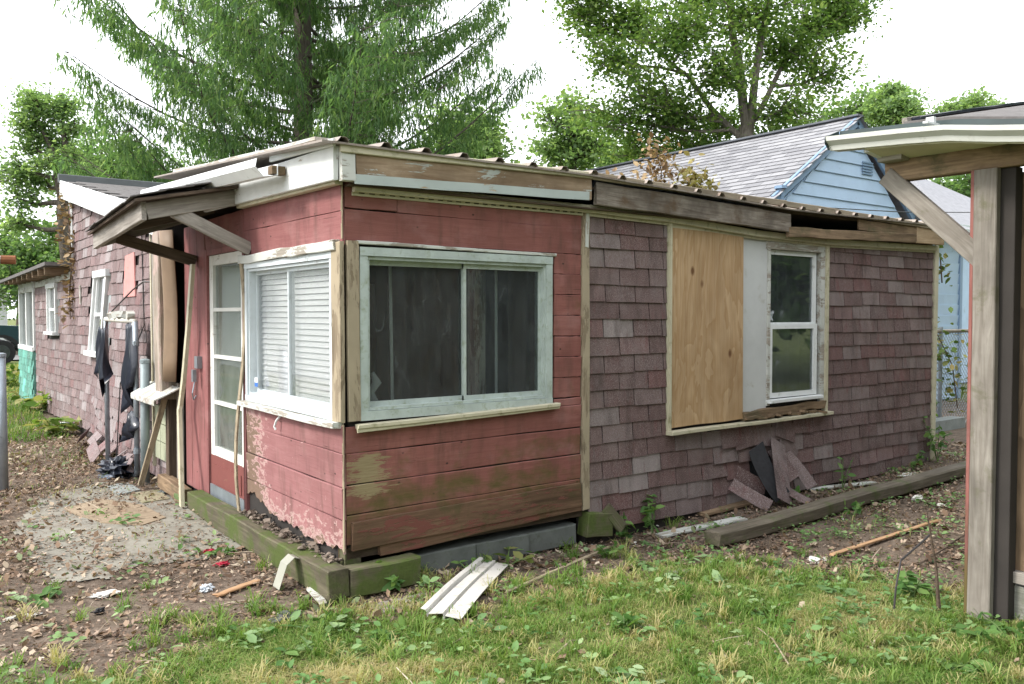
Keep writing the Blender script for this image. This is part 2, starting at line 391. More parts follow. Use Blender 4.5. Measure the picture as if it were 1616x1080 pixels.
def rotmats(n, tilt=None):
    """random rotations; tilt limits how far local z leaves world z"""
    az = rng.uniform(0, 2 * np.pi, n); t = rng.uniform(0, np.pi, n) if tilt is None else np.abs(rng.normal(0, tilt, n)); a2 = rng.uniform(0, 2 * np.pi, n)
    def Rz(a):
        m = np.zeros((len(a), 3, 3)); m[:, 0, 0] = np.cos(a); m[:, 0, 1] = -np.sin(a); m[:, 1, 0] = np.sin(a); m[:, 1, 1] = np.cos(a); m[:, 2, 2] = 1; return m
    def Rx(a):
        m = np.zeros((len(a), 3, 3)); m[:, 1, 1] = np.cos(a); m[:, 1, 2] = -np.sin(a); m[:, 2, 1] = np.sin(a); m[:, 2, 2] = np.cos(a); m[:, 0, 0] = 1; return m
    return Rz(az) @ Rx(t) @ Rz(a2)
def scatter_mesh(name, tv, tf, P, Rm, S, tone):
    tv = np.asarray(tv, float); tf = np.asarray(tf); m = len(P); S = np.asarray(S, float)
    if S.ndim == 1: S = np.repeat(S[:, None], 3, 1)
    V = np.einsum('mij,mnj->mni', Rm, tv[None] * S[:, None, :]) + np.asarray(P)[:, None, :]
    Fc = (tf[None] + (np.arange(m) * len(tv))[:, None, None]).reshape(-1, tf.shape[1])
    return mesh_np(name, V.reshape(-1, 3), Fc, np.repeat(tone, len(tv)))
LEAF = ([(0, 0, 0), (.32, .45, .07), (0, 1, 0), (-.32, .45, .07)], [(0, 1, 2), (0, 2, 3)])
OVAL = ([(0, 0, 0), (.28, .3, .05), (.26, .65, .06), (0, 1, -.03), (-.26, .65, .06), (-.28, .3, .05)], [(0, 1, 2, 3), (0, 3, 4, 5)])

# ------------------------------------------------------------------ shared materials
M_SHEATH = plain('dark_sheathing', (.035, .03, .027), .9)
M_SHING = shingle_mat('brown_shingle'); M_SHING_J = shingle_mat('glare_shingle_far', True, (.96, 1.02, 1.06), 1.45)  # joined copy for the main house, lightened to carry the bright-sky glare
M_RED = red_mat('red_plank', moss=True); M_REDL = red_mat('pink_plank', rot=True, deep=(.27, .115, .115), lite=(.36, .18, .178)); M_REDU = red_mat('red_plain', deep=(.23, .085, .083), lite=(.31, .135, .13))
M_GREYW = wood('grey_wood', (.17, .15, .13), (.40, .37, .33))
M_TANW = wood('tan_trim', (.17, .13, .085), (.33, .27, .19), paint=(.36, .30, .21), pamt=.55)
M_BARE = wood('bare_pine', (.30, .16, .075), (.52, .35, .21), grain=9)
M_ROT = wood('rotten_wood', (.10, .065, .04), (.34, .24, .15), grain=12, moss=.35, mossc=(.12, .11, .06))
M_WHITEP = wood('white_paint', (.30, .27, .23), (.5, .47, .42), paint=(.70, .72, .71), pamt=.9)
M_WHITEW = wood('worn_white', (.26, .23, .19), (.46, .42, .36), paint=(.56, .57, .53), pamt=.55)
M_MOSSB = wood('mossy_timber', (.07, .06, .04), (.17, .15, .10), moss=.62, mossc=(.09, .125, .03))
M_MOSSD = wood('mossy_board', (.085, .05, .03), (.20, .12, .075), moss=.33, mossc=(.085, .08, .03), paint=(.17, .065, .05), pamt=.3)
M_CREAM = plain('cream_vinyl', (.52, .48, .35), .45, .18, 5, dirt=.38, dirtc=(.2, .19, .1))
M_ALU = plain('chalky_window_paint', (.43, .49, .46), .55, .28, 7, dirt=.42, dirtc=(.22, .25, .16))
M_WHITE = plain('white_vinyl', (.70, .72, .72), .4, .12, 5, dirt=.16)
M_GALV = plain('galvanized_steel', (.33, .37, .41), .42, .3, 9, metal=.55, dirt=.15)
M_ROOFM = plain('rusty_roof_metal', (.33, .28, .24), .5, .35, 3, metal=.35, dirt=.4, dirtc=(.14, .075, .04))
M_CONC = plain('grey_concrete', (.27, .29, .28), .95, .3, 7, dirt=.3, dirtc=(.12, .14, .09), bump=.4)
M_BLACKP = plain('black_plastic', (.016, .02, .032), .3, .3, 9, spec=.5)
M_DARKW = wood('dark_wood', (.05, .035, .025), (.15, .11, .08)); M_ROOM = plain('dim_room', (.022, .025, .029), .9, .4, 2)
M_GLASSF = glass_mat('dusty_glass', (.78, .82, .82), .15, .7, (.26, .29, .30), scratch=.8)
M_GLASSL = glass_mat('bright_glass', (1, 1, 1), .05, .55, (.6, .66, .65))
M_GLASSD = glass_mat('door_glass', (.9, .94, .92), .2, .8, (.5, .53, .5))
M_PLY = ply_mat('orange_plywood')

# ------------------------------------------------------------------ the setting: ground
def axis(lo, hi, d, far):
    a = list(np.arange(lo, hi + 1e-6, d)); st = d; x = hi; up_ = []
    while x < far: st *= 1.28; x += st; up_.append(x)
    st = d; x = lo; dn = []
    while x > -far: st *= 1.28; x -= st; dn.append(x)
    return np.array(dn[::-1] + a + up_)
gx = axis(-4, 9, .09, 400); gy = axis(-4, 8, .09, 400)
X, Y = np.meshgrid(gx, gy); Z = hgt(X, Y) * (np.hypot(X, Y) < 60)
nx, ny = len(gx), len(gy); ii = (np.arange(ny - 1)[:, None] * nx + np.arange(nx - 1)[None]).ravel()
def lawn_edge(x):
    return np.interp(x, [-4, -1.75, -1.45, -.59, -.02, .24, .8, 1.5, 2.26, 2.6, 3.1], [-.5, -.35, -.42, -.02, -.22, -.46, -.66, -.66, -.9, -1.5, -2.6])
def lawn(x, y):
    nz = .22 * np.sin(x * 5.1 + y * 3.7) + .16 * np.sin(x * 11.3 - y * 8.1) + .12 * np.sin(y * 17.7 + x * 14.9)
    return np.clip(((lawn_edge(x) - y) + nz * .55) / .45 + .25, 0, 1)
dm = np.maximum(lawn(X, Y) * (X > -4), sst(7.0, 9.5, Y) * (X < 0) * (1 - sst(0, 3, np.abs(X + 3)))); dm = np.maximum(dm, (np.hypot(X, Y) > 14) * .8)
def ground_mat():
    t = MT('leafy_soil', .95, .12); w = t.wco()
    n1 = t.noise(w, 1.6, 8, .65); n2 = t.noise(w, 14, 6, .7); n3 = t.noise(w, 70, 4, .7)
    soil = t.ramp(n2, [(.25, (.045, .035, .027)), (.5, (.12, .092, .07)), (.72, (.21, .165, .128))])
    soil = t.mix(t.ramp(n1, [(.4, 0), (.7, .6)]), soil, (.21, .165, .13))
    soil = t.mix(t.ramp(n3, [(.58, 0), (.72, .6)]), soil, (.26, .19, .14))
    gr = t.ramp(n2, [(.3, (.06, .085, .02)), (.55, (.13, .16, .045)), (.75, (.24, .22, .09))])
    at = t.n('ShaderNodeAttribute'); at.attribute_name = 'tone'
    m = t.ramp(t.ma('ADD', t.ma('MULTIPLY', at.outputs['Fac'], .8), t.ma('MULTIPLY', n2, .3)), [(.4, 0), (.75, .85)])
    t.bump(t.ma('ADD', n2, t.ma('MULTIPLY', n3, .5)), .8, .025)
    return t.col(t.mix(m, soil, gr))
me = mesh_np('ground', np.stack([X, Y, Z], -1).reshape(-1, 3), np.stack([ii, ii + 1, ii + nx + 1, ii + nx], 1), dm.ravel(), True)
tag(mobj('ground', me, ground_mat()), kind='structure')
mb = MB(); mb.quad((-60, 30.2, .02), (60, 30.2, .02), (60, 36.5, .02), (-60, 36.5, .02))
tag(mb.build('road', plain('pale_asphalt', (.20, .20, .20), .9, .3, 2)), kind='structure')
# concrete path slab by the door
mb = MB(); sl = [G(20, 832), G(60, 785), G(150, 762), G(250, 775), G(318, 800), G(398, 862), G(300, 880), G(190, 893), G(85, 908)]
def inside(x, y):
    c = False
    for i in range(len(sl)):
        p, q = sl[i], sl[i - 1]
        if (p.y > y) != (q.y > y) and x < (q.x - p.x) * (y - p.y) / (q.y - p.y) + p.x: c = not c
    return c
cs = .025; idx = {}
def pv_(i, j):
    if (i, j) not in idx: x, y = -1.7 + i * cs, 1.0 + j * cs; idx[i, j] = len(mb.v); mb.v.append((x, y, float(hgt(x, y)) + .010))
    return idx[i, j]
for i in range(76):
    for j in range(130):
        x, y = -1.7 + (i + .5) * cs, 1.0 + (j + .5) * cs; wb_ = .05 * math.sin(x * 9 + y * 4) + .035 * math.sin(y * 21 + x * 5) + .02 * math.sin(x * 41) + random.uniform(-.015, .015)
        if inside(x + wb_ * .6, y + wb_): mb.f.append((pv_(i, j), pv_(i + 1, j), pv_(i + 1, j + 1), pv_(i, j + 1)))
tag(mb.build('path', plain('path_concrete', (.26, .245, .205), .95, .35, 3, dirt=.5, dirtc=(.15, .12, .09), bump=.5)), kind='structure')

# ------------------------------------------------------------------ the low addition (red corner porch + shingled room)
AD = thing('house_addition', (3.3, 1.7, 0), 'low flat-roofed addition with red plank corner, big windows and brown shingled long wall', 'house')
W1 = (.10, 1.52, 1.0, 1.985); W2 = (3.93, 4.68, .85, 2.2); WL = (.10, 1.57, 1.0, 1.96); DR = (1.66, 2.50, .12, 2.08)
zt = 2.36
mb = MB()
for a in rects_minus(0.03, 6.68, .24, zt, [W1, W2]): wbox(mb, 'F', a[0], a[1], -.10, -.004, a[2], a[3])
wbox(mb, 'F', 1.86, 6.68, -.10, -.004, -.05, .238)
fw = mb.build('front_wall', M_SHEATH, AD); tag(fw, 'front wall of red planks on the left and brown shingles on the right')
mb = MB()
for a in rects_minus(.104, 3.2, .10, zt, [WL, DR]): wbox(mb, 'L', a[0], a[1], -.10, -.004, a[2], a[3])
lw = mb.build('side_wall', M_SHEATH, AD); tag(lw, 'pink plank side wall with the door and sliding window')
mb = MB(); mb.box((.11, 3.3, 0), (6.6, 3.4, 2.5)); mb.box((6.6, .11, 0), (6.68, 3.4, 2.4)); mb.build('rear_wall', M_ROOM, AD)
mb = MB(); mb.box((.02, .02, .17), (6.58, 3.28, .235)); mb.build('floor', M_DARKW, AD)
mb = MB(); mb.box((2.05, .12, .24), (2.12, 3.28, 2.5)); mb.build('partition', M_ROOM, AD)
# red planks, front
def plankF(u0, u1, z0, z1, dz=0, n=.009, mat=None, jit=.0022):
    n += random.uniform(-.004, .006); o = board('plank', PF(u0, n, (z0 + z1) / 2), PF(u1, n + random.uniform(-.003, .003), (z0 + z1) / 2 + dz), z1 - z0 - .0005, .018, mat or M_RED, fw, (0, -1, -.05), .003, 7, jit); return o
plankF(.004, .335, 2.217, 2.37, .0); plankF(.341, 1.797, 2.213, 2.37, -.012, n=.011)
plankF(.004, 1.797, 2.03, 2.211, -.006)
zz = np.linspace(1.03, 2.026, 8)
for i in range(7): plankF(1.555, 1.797, zz[i] + .0015, zz[i + 1] - .0015, random.uniform(-.003, .003), n=random.uniform(.007, .011))
plankF(.004, 1.797, .80, .955, .02); plankF(1.555, 1.797, .975, 1.024, 0)
plankF(.004, 1.797, .615, .796, .015, n=.007); plankF(.004, 1.797, .44, .611, .012, n=.008); plankF(.004, 1.797, .265, .436, .012, n=.007)
board('plank', PF(.03, .030, .315), PF(1.79, .026, .342), .165, .02, M_MOSSD, fw, (0, -1, 0), .002, 6, .004)
board('plank', PF(.22, .012, .205), PF(1.79, .014, .262), .07, .03, M_MOSSD, fw, (0, -1, 0), .003, 6, .005)
# pink planks, side
def plankL(u0, u1, z0, z1, dz=0, n=.009, mat=None):
    n += random.uniform(-.003, .005); return board('plank', PL(u0, n, (z0 + z1) / 2), PL(u1, n, (z0 + z1) / 2 + dz), z1 - z0 - .0005, .018, mat or M_REDL, lw, (-1, 0, -.04), .003, 7, .0022)
plankL(-.014, 1.62, 2.20, 2.37, .01, mat=M_REDU); plankL(-.014, 1.62, 2.005, 2.196, .012, n=.007, mat=M_REDU)
plankL(1.63, 2.56, 2.13, 2.37, .0, mat=M_REDU)
plankL(-.014, 1.60, .80, .965, .0); plankL(-.014, 1.60, .60, .797, .004, n=.007); plankL(-.014, 1.60, .41, .597, 0, n=.008)
# lowest plank, rotted to a ragged edge
pts = [PL(-.014, .0, .406), PL(1.60, .0, .406)]; u = 1.60
while u > .0:
    pts.append(PL(u, 0, float(.222 + .016 * math.sin(u * 9 + 1) + .010 * math.sin(u * 31) + .007 * math.sin(u * 73 + 2) + random.uniform(-.006, .006) + .085 * float(sst(.75, 1.6, u))))); u -= random.uniform(.01, .028)
pts.append(PL(-.014, 0, .215))
mb = MB(); mb.poly([p + Vector((-.016, 0, 0)) for p in pts], (.016, 0, 0)); mb.build('plank', M_REDL, lw)
mb = MB(); wbox(mb, 'L', .1, 1.6, -.05, -.006, .14, .45); mb.build('rotten_backing', M_ROT, lw)
for i, (a, b) in enumerate([(2.56, 2.77), (2.775, 2.97), (2.975, 3.15)]):
    board('plank', PL((a + b) / 2, .009, .12), PL((a + b) / 2, .009, 2.36), b - a, .018, M_REDU, lw, (-1, 0, 0), .002, 3, .002)
# crumbled filler and flakes along the bottom edge
mb = MB()
for i in range(170):
    u = random.uniform(.0, 1.55); s = random.uniform(.005, .02) * (1.6 if random.random() < .15 else 1); c = PL(u, random.uniform(.012, .10), .165 + random.uniform(0, .05) * random.random())
    M = Matrix.Translation(c) @ Matrix.Rotation(random.uniform(0, 6), 4, 'Z') @ Matrix.Rotation(random.uniform(-.9, .9), 4, 'X'); k = len(mb.v)
    mb.v += [tuple(M @ Vector((s * random.uniform(.5, 1.8) * math.cos(a), s * random.uniform(.5, 1.3) * math.sin(a), zz_ + random.uniform(-.2, .2) * s))) for zz_ in (0, s * .5) for a in (0, 1.3, 2.4, 3.6, 4.9)]
    mb.f += [tuple(k + j for j in (4, 3, 2, 1, 0)), tuple(k + 5 + j for j in range(5))] + [(k + j, k + (j + 1) % 5, k + 5 + (j + 1) % 5, k + 5 + j) for j in range(5)]
tag(mb.build('crumbled_wood', wood('crumbs', (.09, .065, .045), (.30, .25, .21), grain=6), lw), kind='stuff')
# trims
board('corner_board', PF(.052, .022, .985), PF(.046, .022, 2.03), .075, .03, M_TANW, AD, (0, -1, 0), .003, 4, .002)
board('corner_board', PL(.028, .022, .985), PL(.028, .022, 2.02), .118, .03, M_TANW, AD, (-1, 0, 0), .003, 4, .002)
board('corner_edge', Vector((-.012, -.012, .23)), Vector((-.014, -.014, .97)), .008, .02, M_TANW, AD, (0, -1, 0), .002)
board('corner_edge', Vector((-.012, -.012, 2.04)), Vector((-.014, -.014, 2.35)), .008, .02, M_TANW, AD, (0, -1, 0), .002)
board('trim_board', PF(1.838, .016, .225), PF(1.832, .016, 2.345), .065, .036, M_TANW, AD, (0, -1, 0), .003, 5, .003)
board('trim_board', PF(1.835, .037, 2.08), PF(1.84, .037, 2.33), .03, .004, M_WHITEW, AD, (0, -1, 0), .001, 4, .004)
board('corner_trim', PF(6.70, .012, .05), PF(6.72, .012, 2.33), .075, .05, M_CREAM, AD, (0, -1, 0), .006)
board('corner_trim', Vector((6.745, .03, .05)), Vector((6.76, .03, 2.33)), .05, .02, M_CREAM, AD, (1, 0, 0), .003)

# front shingles
SH = bpy.data.meshes.new('shingle')
def shingle_mesh(w, h=.162, t=.007):
    v = []; 
    for (x, z) in ((-w / 2, -h / 2), (w / 2, -h / 2), (w / 2, h / 2), (-w / 2, h / 2)): v += [(x, -t, z), (x, 0, z)]
    me = bpy.data.meshes.new('shingle')
    me.from_pydata(v, [], [(0, 2, 4, 6), (7, 5, 3, 1), (0, 1, 3, 2), (2, 3, 5, 4), (4, 5, 7, 6), (6, 7, 1, 0)]); me.update(); me.materials.append(M_SHING); return me
SHM = shingle_mesh(1.0); SHM2 = shingle_mesh(1.0); SHM2.materials.clear(); SHM2.materials.append(shingle_mat('glare_shingle', False, (.96, 1.02, 1.06), 1.45))  # second mesh: same shingle made paler, glare of the sky put into its colour
def add_shingle(wall, parent, u0, u1, zbot, n=.004, rot=0, tilt=.075, dn=0):
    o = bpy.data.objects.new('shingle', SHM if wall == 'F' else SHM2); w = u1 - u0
    link(o, parent, frame_M(wall, (u0 + u1) / 2, n + .006 + dn, zbot + .081, rot, -tilt, (w, 1, 1)))
    return o
def sag(u, z): return -.05 * math.exp(-((u - 3.75) / .55) ** 2) * max(0, min(1, (.95 - z) / .5)) + .004 * math.sin(u * 3 + z * 9)
ply_hole = (2.66, 4.78, .72, 2.30); row = 0; z = .045
while z < 2.30:
    u = 1.872 - (.155 if row % 2 else 0) + random.uniform(-.012, .012)
    top = z + .13
    while u < 6.66:
        w = .302 + random.uniform(-.004, .004); a, b = max(u, 1.872), min(u + w - .010, 6.662); u += w
        if b - a < .03: continue
        segs = [(a, b)]
        if top > ply_hole[2] + .02 and z < ply_hole[3]:
            segs = [(p, q) for p, q in ((a, min(b, ply_hole[0])), (max(a, ply_hole[1]), b)) if q - p > .02]
        for p, q in segs:
            m_ = (p + q) / 2
            if 3.62 < m_ < 4.10 and z < .40: continue       # torn-out patch
            if 1.9 < m_ < 2.05 and z < .1: continue
            wild = 1.0 if not (3.1 < m_ < 4.5 and z < .75) else 4.0
            zb = z + sag(m_, z)
            zcap = 2.345 - (zb + .162)
            if zcap < 0: zb += zcap * .9
            add_shingle('F', fw, p, q, zb + random.uniform(-.0035, .0035) * wild, rot=random.uniform(-.011, .011) * wild, tilt=.075 + random.uniform(-.012, .03) * wild + (.07 if random.random() < .06 else 0), dn=random.uniform(0, .002))
    z += .127; row += 1
# torn, curling shingles at the hole under the window
def curl(name, pts, w, side, mat, parent):
    """strip following pts, w wide along side"""
    mb = MB(); s = Vector(side); mb.sheet([[Vector(p) - s * w / 2, Vector(p) + s * w / 2] for p in pts], .006, (0, .6, .2)); return mb.build(name, mat, parent)
M_SHBACK = plain('shingle_back', (.03, .03, .033), .9, .4, 30)
for (pa, pb, pc, w, sx) in [((3.72, .05, .50), (3.70, .14, .30), (3.80, .26, .10), .20, (.93, 0, .35)), ((4.02, .05, .52), (3.90, .16, .34), (3.78, .30, .07), .22, (.9, 0, -.42)), ((3.98, .03, .46), (4.03, .08, .34), (4.10, .16, .2), .17, (.92, 0, .3)), ((3.50, .03, .30), (3.62, .08, .22), (3.76, .12, .16), .12, (.3, 0, .95)), ((4.15, .04, .40), (4.24, .12, .27), (4.27, .22, .12), .15, (.93, 0, .2)), ((3.42, .04, .22), (3.50, .14, .14), (3.62, .27, .05), .16, (.5, 0, .5)), ((3.86, .10, .22), (3.92, .22, .12), (4.02, .36, .05), .18, (.8, .3, .1))]:
    P0, P1, P2 = PF(*pa[:2], pa[2]), PF(*pb[:2], pb[2]), PF(*pc[:2], pc[2]); L_ = [P0.lerp(P1, t / 6).lerp(P1.lerp(P2, t / 6), t / 6) for t in range(7)]
    tag(curl('loose_shingle', L_, w, sx, M_SHING if w != .20 else M_SHBACK, fw), 'torn shingle curling out of the hole under the window')
mb = MB(); wbox(mb, 'F', 3.60, 4.12, -.002, .003, .05, .52); mb.build('tar_paper', M_SHBACK, fw)
mb = MB(); wbox(mb, 'F', 3.14, 3.34, .012, .0155, .60, .70); wbox(mb, 'F', 3.38, 3.52, .012, .016, .59, .69); mb.build('bare_patch', M_SHBACK, fw)
for (u, z, r_) in [(3.62, .50, -.10), (3.88, .49, .12), (4.16, .52, .3), (4.20, .36, .55), (3.45, .52, -.05)]:
    add_shingle('F', fw, u - .145, u + .145, z, .016, r_, .12)
# front fascia, drip edge, soffit trim
ny_ = -.12
def fpt(px, py, y=ny_): return FWp(px, py, y)
board('fascia_board', fpt(560, 261), fpt(930, 297), .165, .035, None or wood('half_painted_pine', (.19, .125, .075), (.38, .29, .20), grain=9, paint=(.42, .45, .42), pamt=.22, stain=.7), AD, (0, -1, 0), .004, 6, .003)
board('fascia_paint_strip', fpt(560, 283, -.140), fpt(930, 310, -.140), .055, .002, wood('strip_paint', (.32, .22, .13), (.5, .4, .28), paint=(.42, .47, .45), pamt=.8), AD, (0, -1, 0), .0005, 6, .002)
board('fascia_end_block', fpt(537, 257), fpt(558, 259), .20, .045, M_WHITEW, AD, (0, -1, 0), .004)
board('fascia_board', fpt(940, 305), fpt(1245, 352), .155, .035, wood('grey_fascia', (.11, .085, .065), (.36, .32, .27), moss=.3, mossc=(.13, .085, .05), stain=.95), AD, (0, -1, 0), .004, 8, .005)
board('fascia_board', fpt(1243, 366), fpt(1443, 377), .085, .035, M_ROT, AD, (0, -1, 0), .004, 8, .006)
board('fascia_board', fpt(1355, 355), fpt(1443, 366), .10, .02, M_ROT, AD, (0, 1, 0), .004, 6, .005)
board('fascia_end_block', fpt(1444, 371), fpt(1487, 375), .16, .04, wood('tan_block', (.32, .22, .13), (.50, .38, .25)), AD, (0, -1, 0), .004)
board('drip_edge', fpt(537, 234, -.145), fpt(934, 277, -.145), .045, .02, M_CREAM, AD, (0, -1, 0), .004, 5, .002)
board('drip_edge', fpt(934, 278, -.145), fpt(1240, 322, -.145), .05, .02, wood('brown_edge', (.2, .16, .11), (.38, .32, .24)), AD, (0, -1, 0), .004, 5, .003)
board('drip_edge', fpt(1240, 322, -.145), fpt(1488, 361, -.145), .05, .02, wood('brown_edge', (.2, .16, .11), (.38, .32, .24)), AD, (0, -1, 0), .004, 5, .003)
sof = [(558, 295), (930, 330), (1052, 345), (1190, 368), (1310, 382), (1478, 392)]
for i in range(len(sof) - 1):
    a, b = fpt(*sof[i], -.05), fpt(*sof[i + 1], -.05)
    board('soffit_strip', a, b, .055, .03, M_CREAM, AD, (0, -1, 0), .005, 3, .0015)
    board('soffit_strip', a + Vector((0, .022, -.036)), b + Vector((0, .022, -.036)), .022, .012, M_CREAM, AD, (0, -1, 0), .002)
a, b = fpt(562, 306, -.036), fpt(920, 338, -.036); mb = MB()
n_ = 26
for i in range(n_):
    p = a.lerp(b, (i + .5) / n_); d = (b - a).normalized() * .018
    mb.box((-.017, -.003, -.004), (.017, 0.003, .004), Matrix.Translation(p + Vector((0, -.004, .007))) @ Matrix.Rotation(math.atan2(d.z, d.x) * -1, 4, 'Y'))
tag(mb.build('nail_slots', M_SHEATH, AD), kind='stuff')
mb = MB(); mb.box((.0, -.10, 2.335), (6.65, .02, 2.345)); mb.build('soffit', M_DARKW, AD)
# roof deck and ribbed metal sheets, one rib each
ze = lambda x: float(np.interp(x, [-.15, 1.78, 4.04, 6.9], [2.555, 2.56, 2.495, 2.52]))
rows = [[Vector((x, y, ze(x) + (y + .17) * .075)) for x in np.linspace(-.2, 6.93, 40)] for y in np.linspace(-.17, 3.4, 8)]
mb = MB(); mb.sheet(rows, .012, (0, 0, -1)); rf = mb.build('roof', M_ROOFM, AD)
mb = MB(); mb.box((-.08, -.10, 2.47), (6.84, 3.3, 2.49)); mb.build('roof_deck', M_DARKW, AD)
for x in np.arange(-.08, 6.9, .265):
    mb = MB(); z0 = ze(x)
    prof = [(-.035, .004), (-.016, .028), (.016, .028), (.035, .004)]
    mb.sheet([[Vector((x + a, y, z0 + (y + .17) * .075 + h)) for a, h in prof] for y in (-.185, 1.5, 3.4)], .003, (0, 0, -1)); mb.build('rib', M_ROOFM, rf)
# left eave: white fascia, soffit strip, raised roof boards, loose gutter
def lpt(px, py, x=-.10): return LWp(px, py, x)
board('side_fascia', Vector((-.09, -.10, 2.45)), Vector((-.09, 3.1, 2.52)), .19, .03, M_WHITEP, AD, (-1, 0, 0), .004, 4, .002)
board('soffit_strip', Vector((-.05, -.05, 2.355)), Vector((-.05, 1.6, 2.385)), .03, .05, M_CREAM, AD, (-1, 0, 0), .004)
board('side_drip_edge', Vector((-.115, -.14, 2.555)), Vector((-.12, .8, 2.60)), .04, .02, M_WHITEP, AD, (-1, 0, 0), .004)
board('roof_board', Vector((-.10, .0, 2.59)), Vector((-.10, 2.9, 2.79)), .14, .022, M_WHITEW, AD, (0, 0, 1), .003, 4, .004)
board('roof_board', Vector((-.02, 1.2, 2.68)), Vector((-.02, 3.2, 2.86)), .14, .022, M_WHITEW, AD, (0, 0, 1), .003, 4, .004)
gp = [(-.13, 0.0), (-.13, -.07), (-.04, -.085), (.01, -.03), (.0, .02)]
A, B = Vector((-.17, .56, 2.53)), Vector((-.20, 3.3, 2.66)); mb = MB()
mb.sheet([[A.lerp(B, t) + Vector((-.13 - x, 0, h)) for x, h in gp] for t in np.linspace(0, 1, 6)], .004, (1, 0, .2)); gu = mb.build('gutter', M_WHITE, AD); tag(gu, 'loose white gutter along the side eave')
mb = MB(); mb.box((-.20, .57, 2.47), (-.115, .64, 2.52)); mb.build('gutter_block', M_ROT, gu)

# front sliding window
def slider(name, wall, op, parent, mat, glass, split, depth, label, fwid=.05, rails=.032):
    u0, u1, z0, z1 = op; P = PF if wall == 'F' else PL; out = (0, -1, 0) if wall == 'F' else (-1, 0, 0)
    mb = MB(); t = fwid
    wbox(mb, wall, u0 - .010, u0 + t, -.08, .03, z0, z1); wbox(mb, wall, u1 - t, u1 + .010, -.08, .03, z0, z1)
    wbox(mb, wall, u0 - .010, u1 + .010, -.08, .034, z1 - t + .002, z1 + .012); wbox(mb, wall, u0 - .010, u1 + .010, -.08, .034, z0 - .015, z0 + t - .002)
    w = mb.build(name, mat, parent); tag(w, label)
    # stepped inner casing
    mb = MB(); t2 = t + .018
    wbox(mb, wall, u0 + t, u0 + t2, -.08, .016, z0 + t, z1 - t); wbox(mb, wall, u1 - t2, u1 - t, -.08, .016, z0 + t, z1 - t)
    wbox(mb, wall, u0 + t, u1 - t, -.08, .018, z1 - t2, z1 - t); wbox(mb, wall, u0 + t, u1 - t, -.08, .018, z0 + t, z0 + t2); mb.build('inner_frame', mat, w)
    us = [u0 + t2, split, u1 - t2]
    for i in range(2):
        a, b = us[i] + (.0 if i == 0 else -.012), us[i + 1] + (.012 if i == 0 else 0); dn = -.012 - .022 * (i == 0 if wall == 'F' else i == 1)
        mb = MB(); r_ = rails
        wbox(mb, wall, a, a + r_ * .7, dn - .018, dn, z0 + t2, z1 - t2); wbox(mb, wall, b - r_ * .7, b, dn - .018, dn, z0 + t2, z1 - t2)
        wbox(mb, wall, a, b, dn - .017, dn + .001, z1 - t2 - r_, z1 - t2); wbox(mb, wall, a, b, dn - .017, dn + .001, z0 + t2, z0 + t2 + r_)
        mb.build('sash', mat, w)
        mb = MB(); wbox(mb, wall, a + r_ * .6, b - r_ * .6, dn - .011, dn - .007, z0 + t2 + r_ * .9, z1 - t2 - r_ * .9); mb.build('pane', glass, w)
    return w
w1 = slider('window', 'F', W1, AD, M_ALU, M_GLASSF, .845, 0, 'dark front sliding window with chalky pale frame', .04, .03)
board('sill_trim', PF(.055, .05, .955), PF(1.565, .05, .99), .026, .05, M_CREAM, w1, (0, -1, 0), .004, 4, .002)
board('sill_trim', PF(.055, .06, .935), PF(1.565, .058, .976), .026, .012, M_CREAM, w1, (0, -1, 0), .003, 4, .002)
board('head_trim', PF(.07, .02, 2.022), PF(1.56, .018, 2.012), .02, .03, M_WHITEW, w1, (0, -1, 0), .003, 6, .003)
w2 = slider('window', 'L', WL, AD, plain('dull_aluminium', (.55, .60, .62), .45, .15, 6, dirt=.2), M_GLASSL, .86, 0, 'bright side sliding window with white frame and blinds behind', .028, .026)
board('head_trim', PL(.03, .03, 2.005), PL(1.66, .028, 2.0), .06, .05, M_WHITEW, w2, (-1, 0, 0), .004, 8, .006)
board('sill_trim', PL(.0, .04, .965), PL(1.64, .04, .962), .035, .07, M_WHITEW, w2, (-1, 0, 0), .003, 4, .003)
mb = MB(); wbox(mb, 'L', 1.42, 1.48, -.004, -.002, 1.12, 1.155); mb.build('sticker', plain('white_sticker', (.7, .72, .75), .5, .1), w2)
mb = MB(); wbox(mb, 'L', 1.42, 1.48, -.004, -.002, 1.09, 1.118); mb.build('sticker', plain('blue_sticker', (.05, .16, .5), .5, .1), w2)
# blinds behind the side window
mslat = MB(); mslat.box((-.001, -.70, -.0185), (.001, .70, .0185)); BL = thing('window_blind', (.10, .84, 1.0), 'white slatted blind hanging behind the side window', 'blind')
for i in range(24):
    M = Matrix.Translation((.078, .835, 1.035 + i * .038)) @ Matrix.Rotation(R(22), 4, 'Y')
    if i == 0: s0 = mslat.build('slat', plain('blind_white', (.86, .88, .88), .5, .05, 3), BL); s0.matrix_basis = M
    else: link(bpy.data.objects.new('slat', s0.data), BL, M)
mb = MB(); mb.box((.06, .12, 1.925), (.10, 1.55, 1.95)); mb.build('head_rail', M_WHITE, BL)

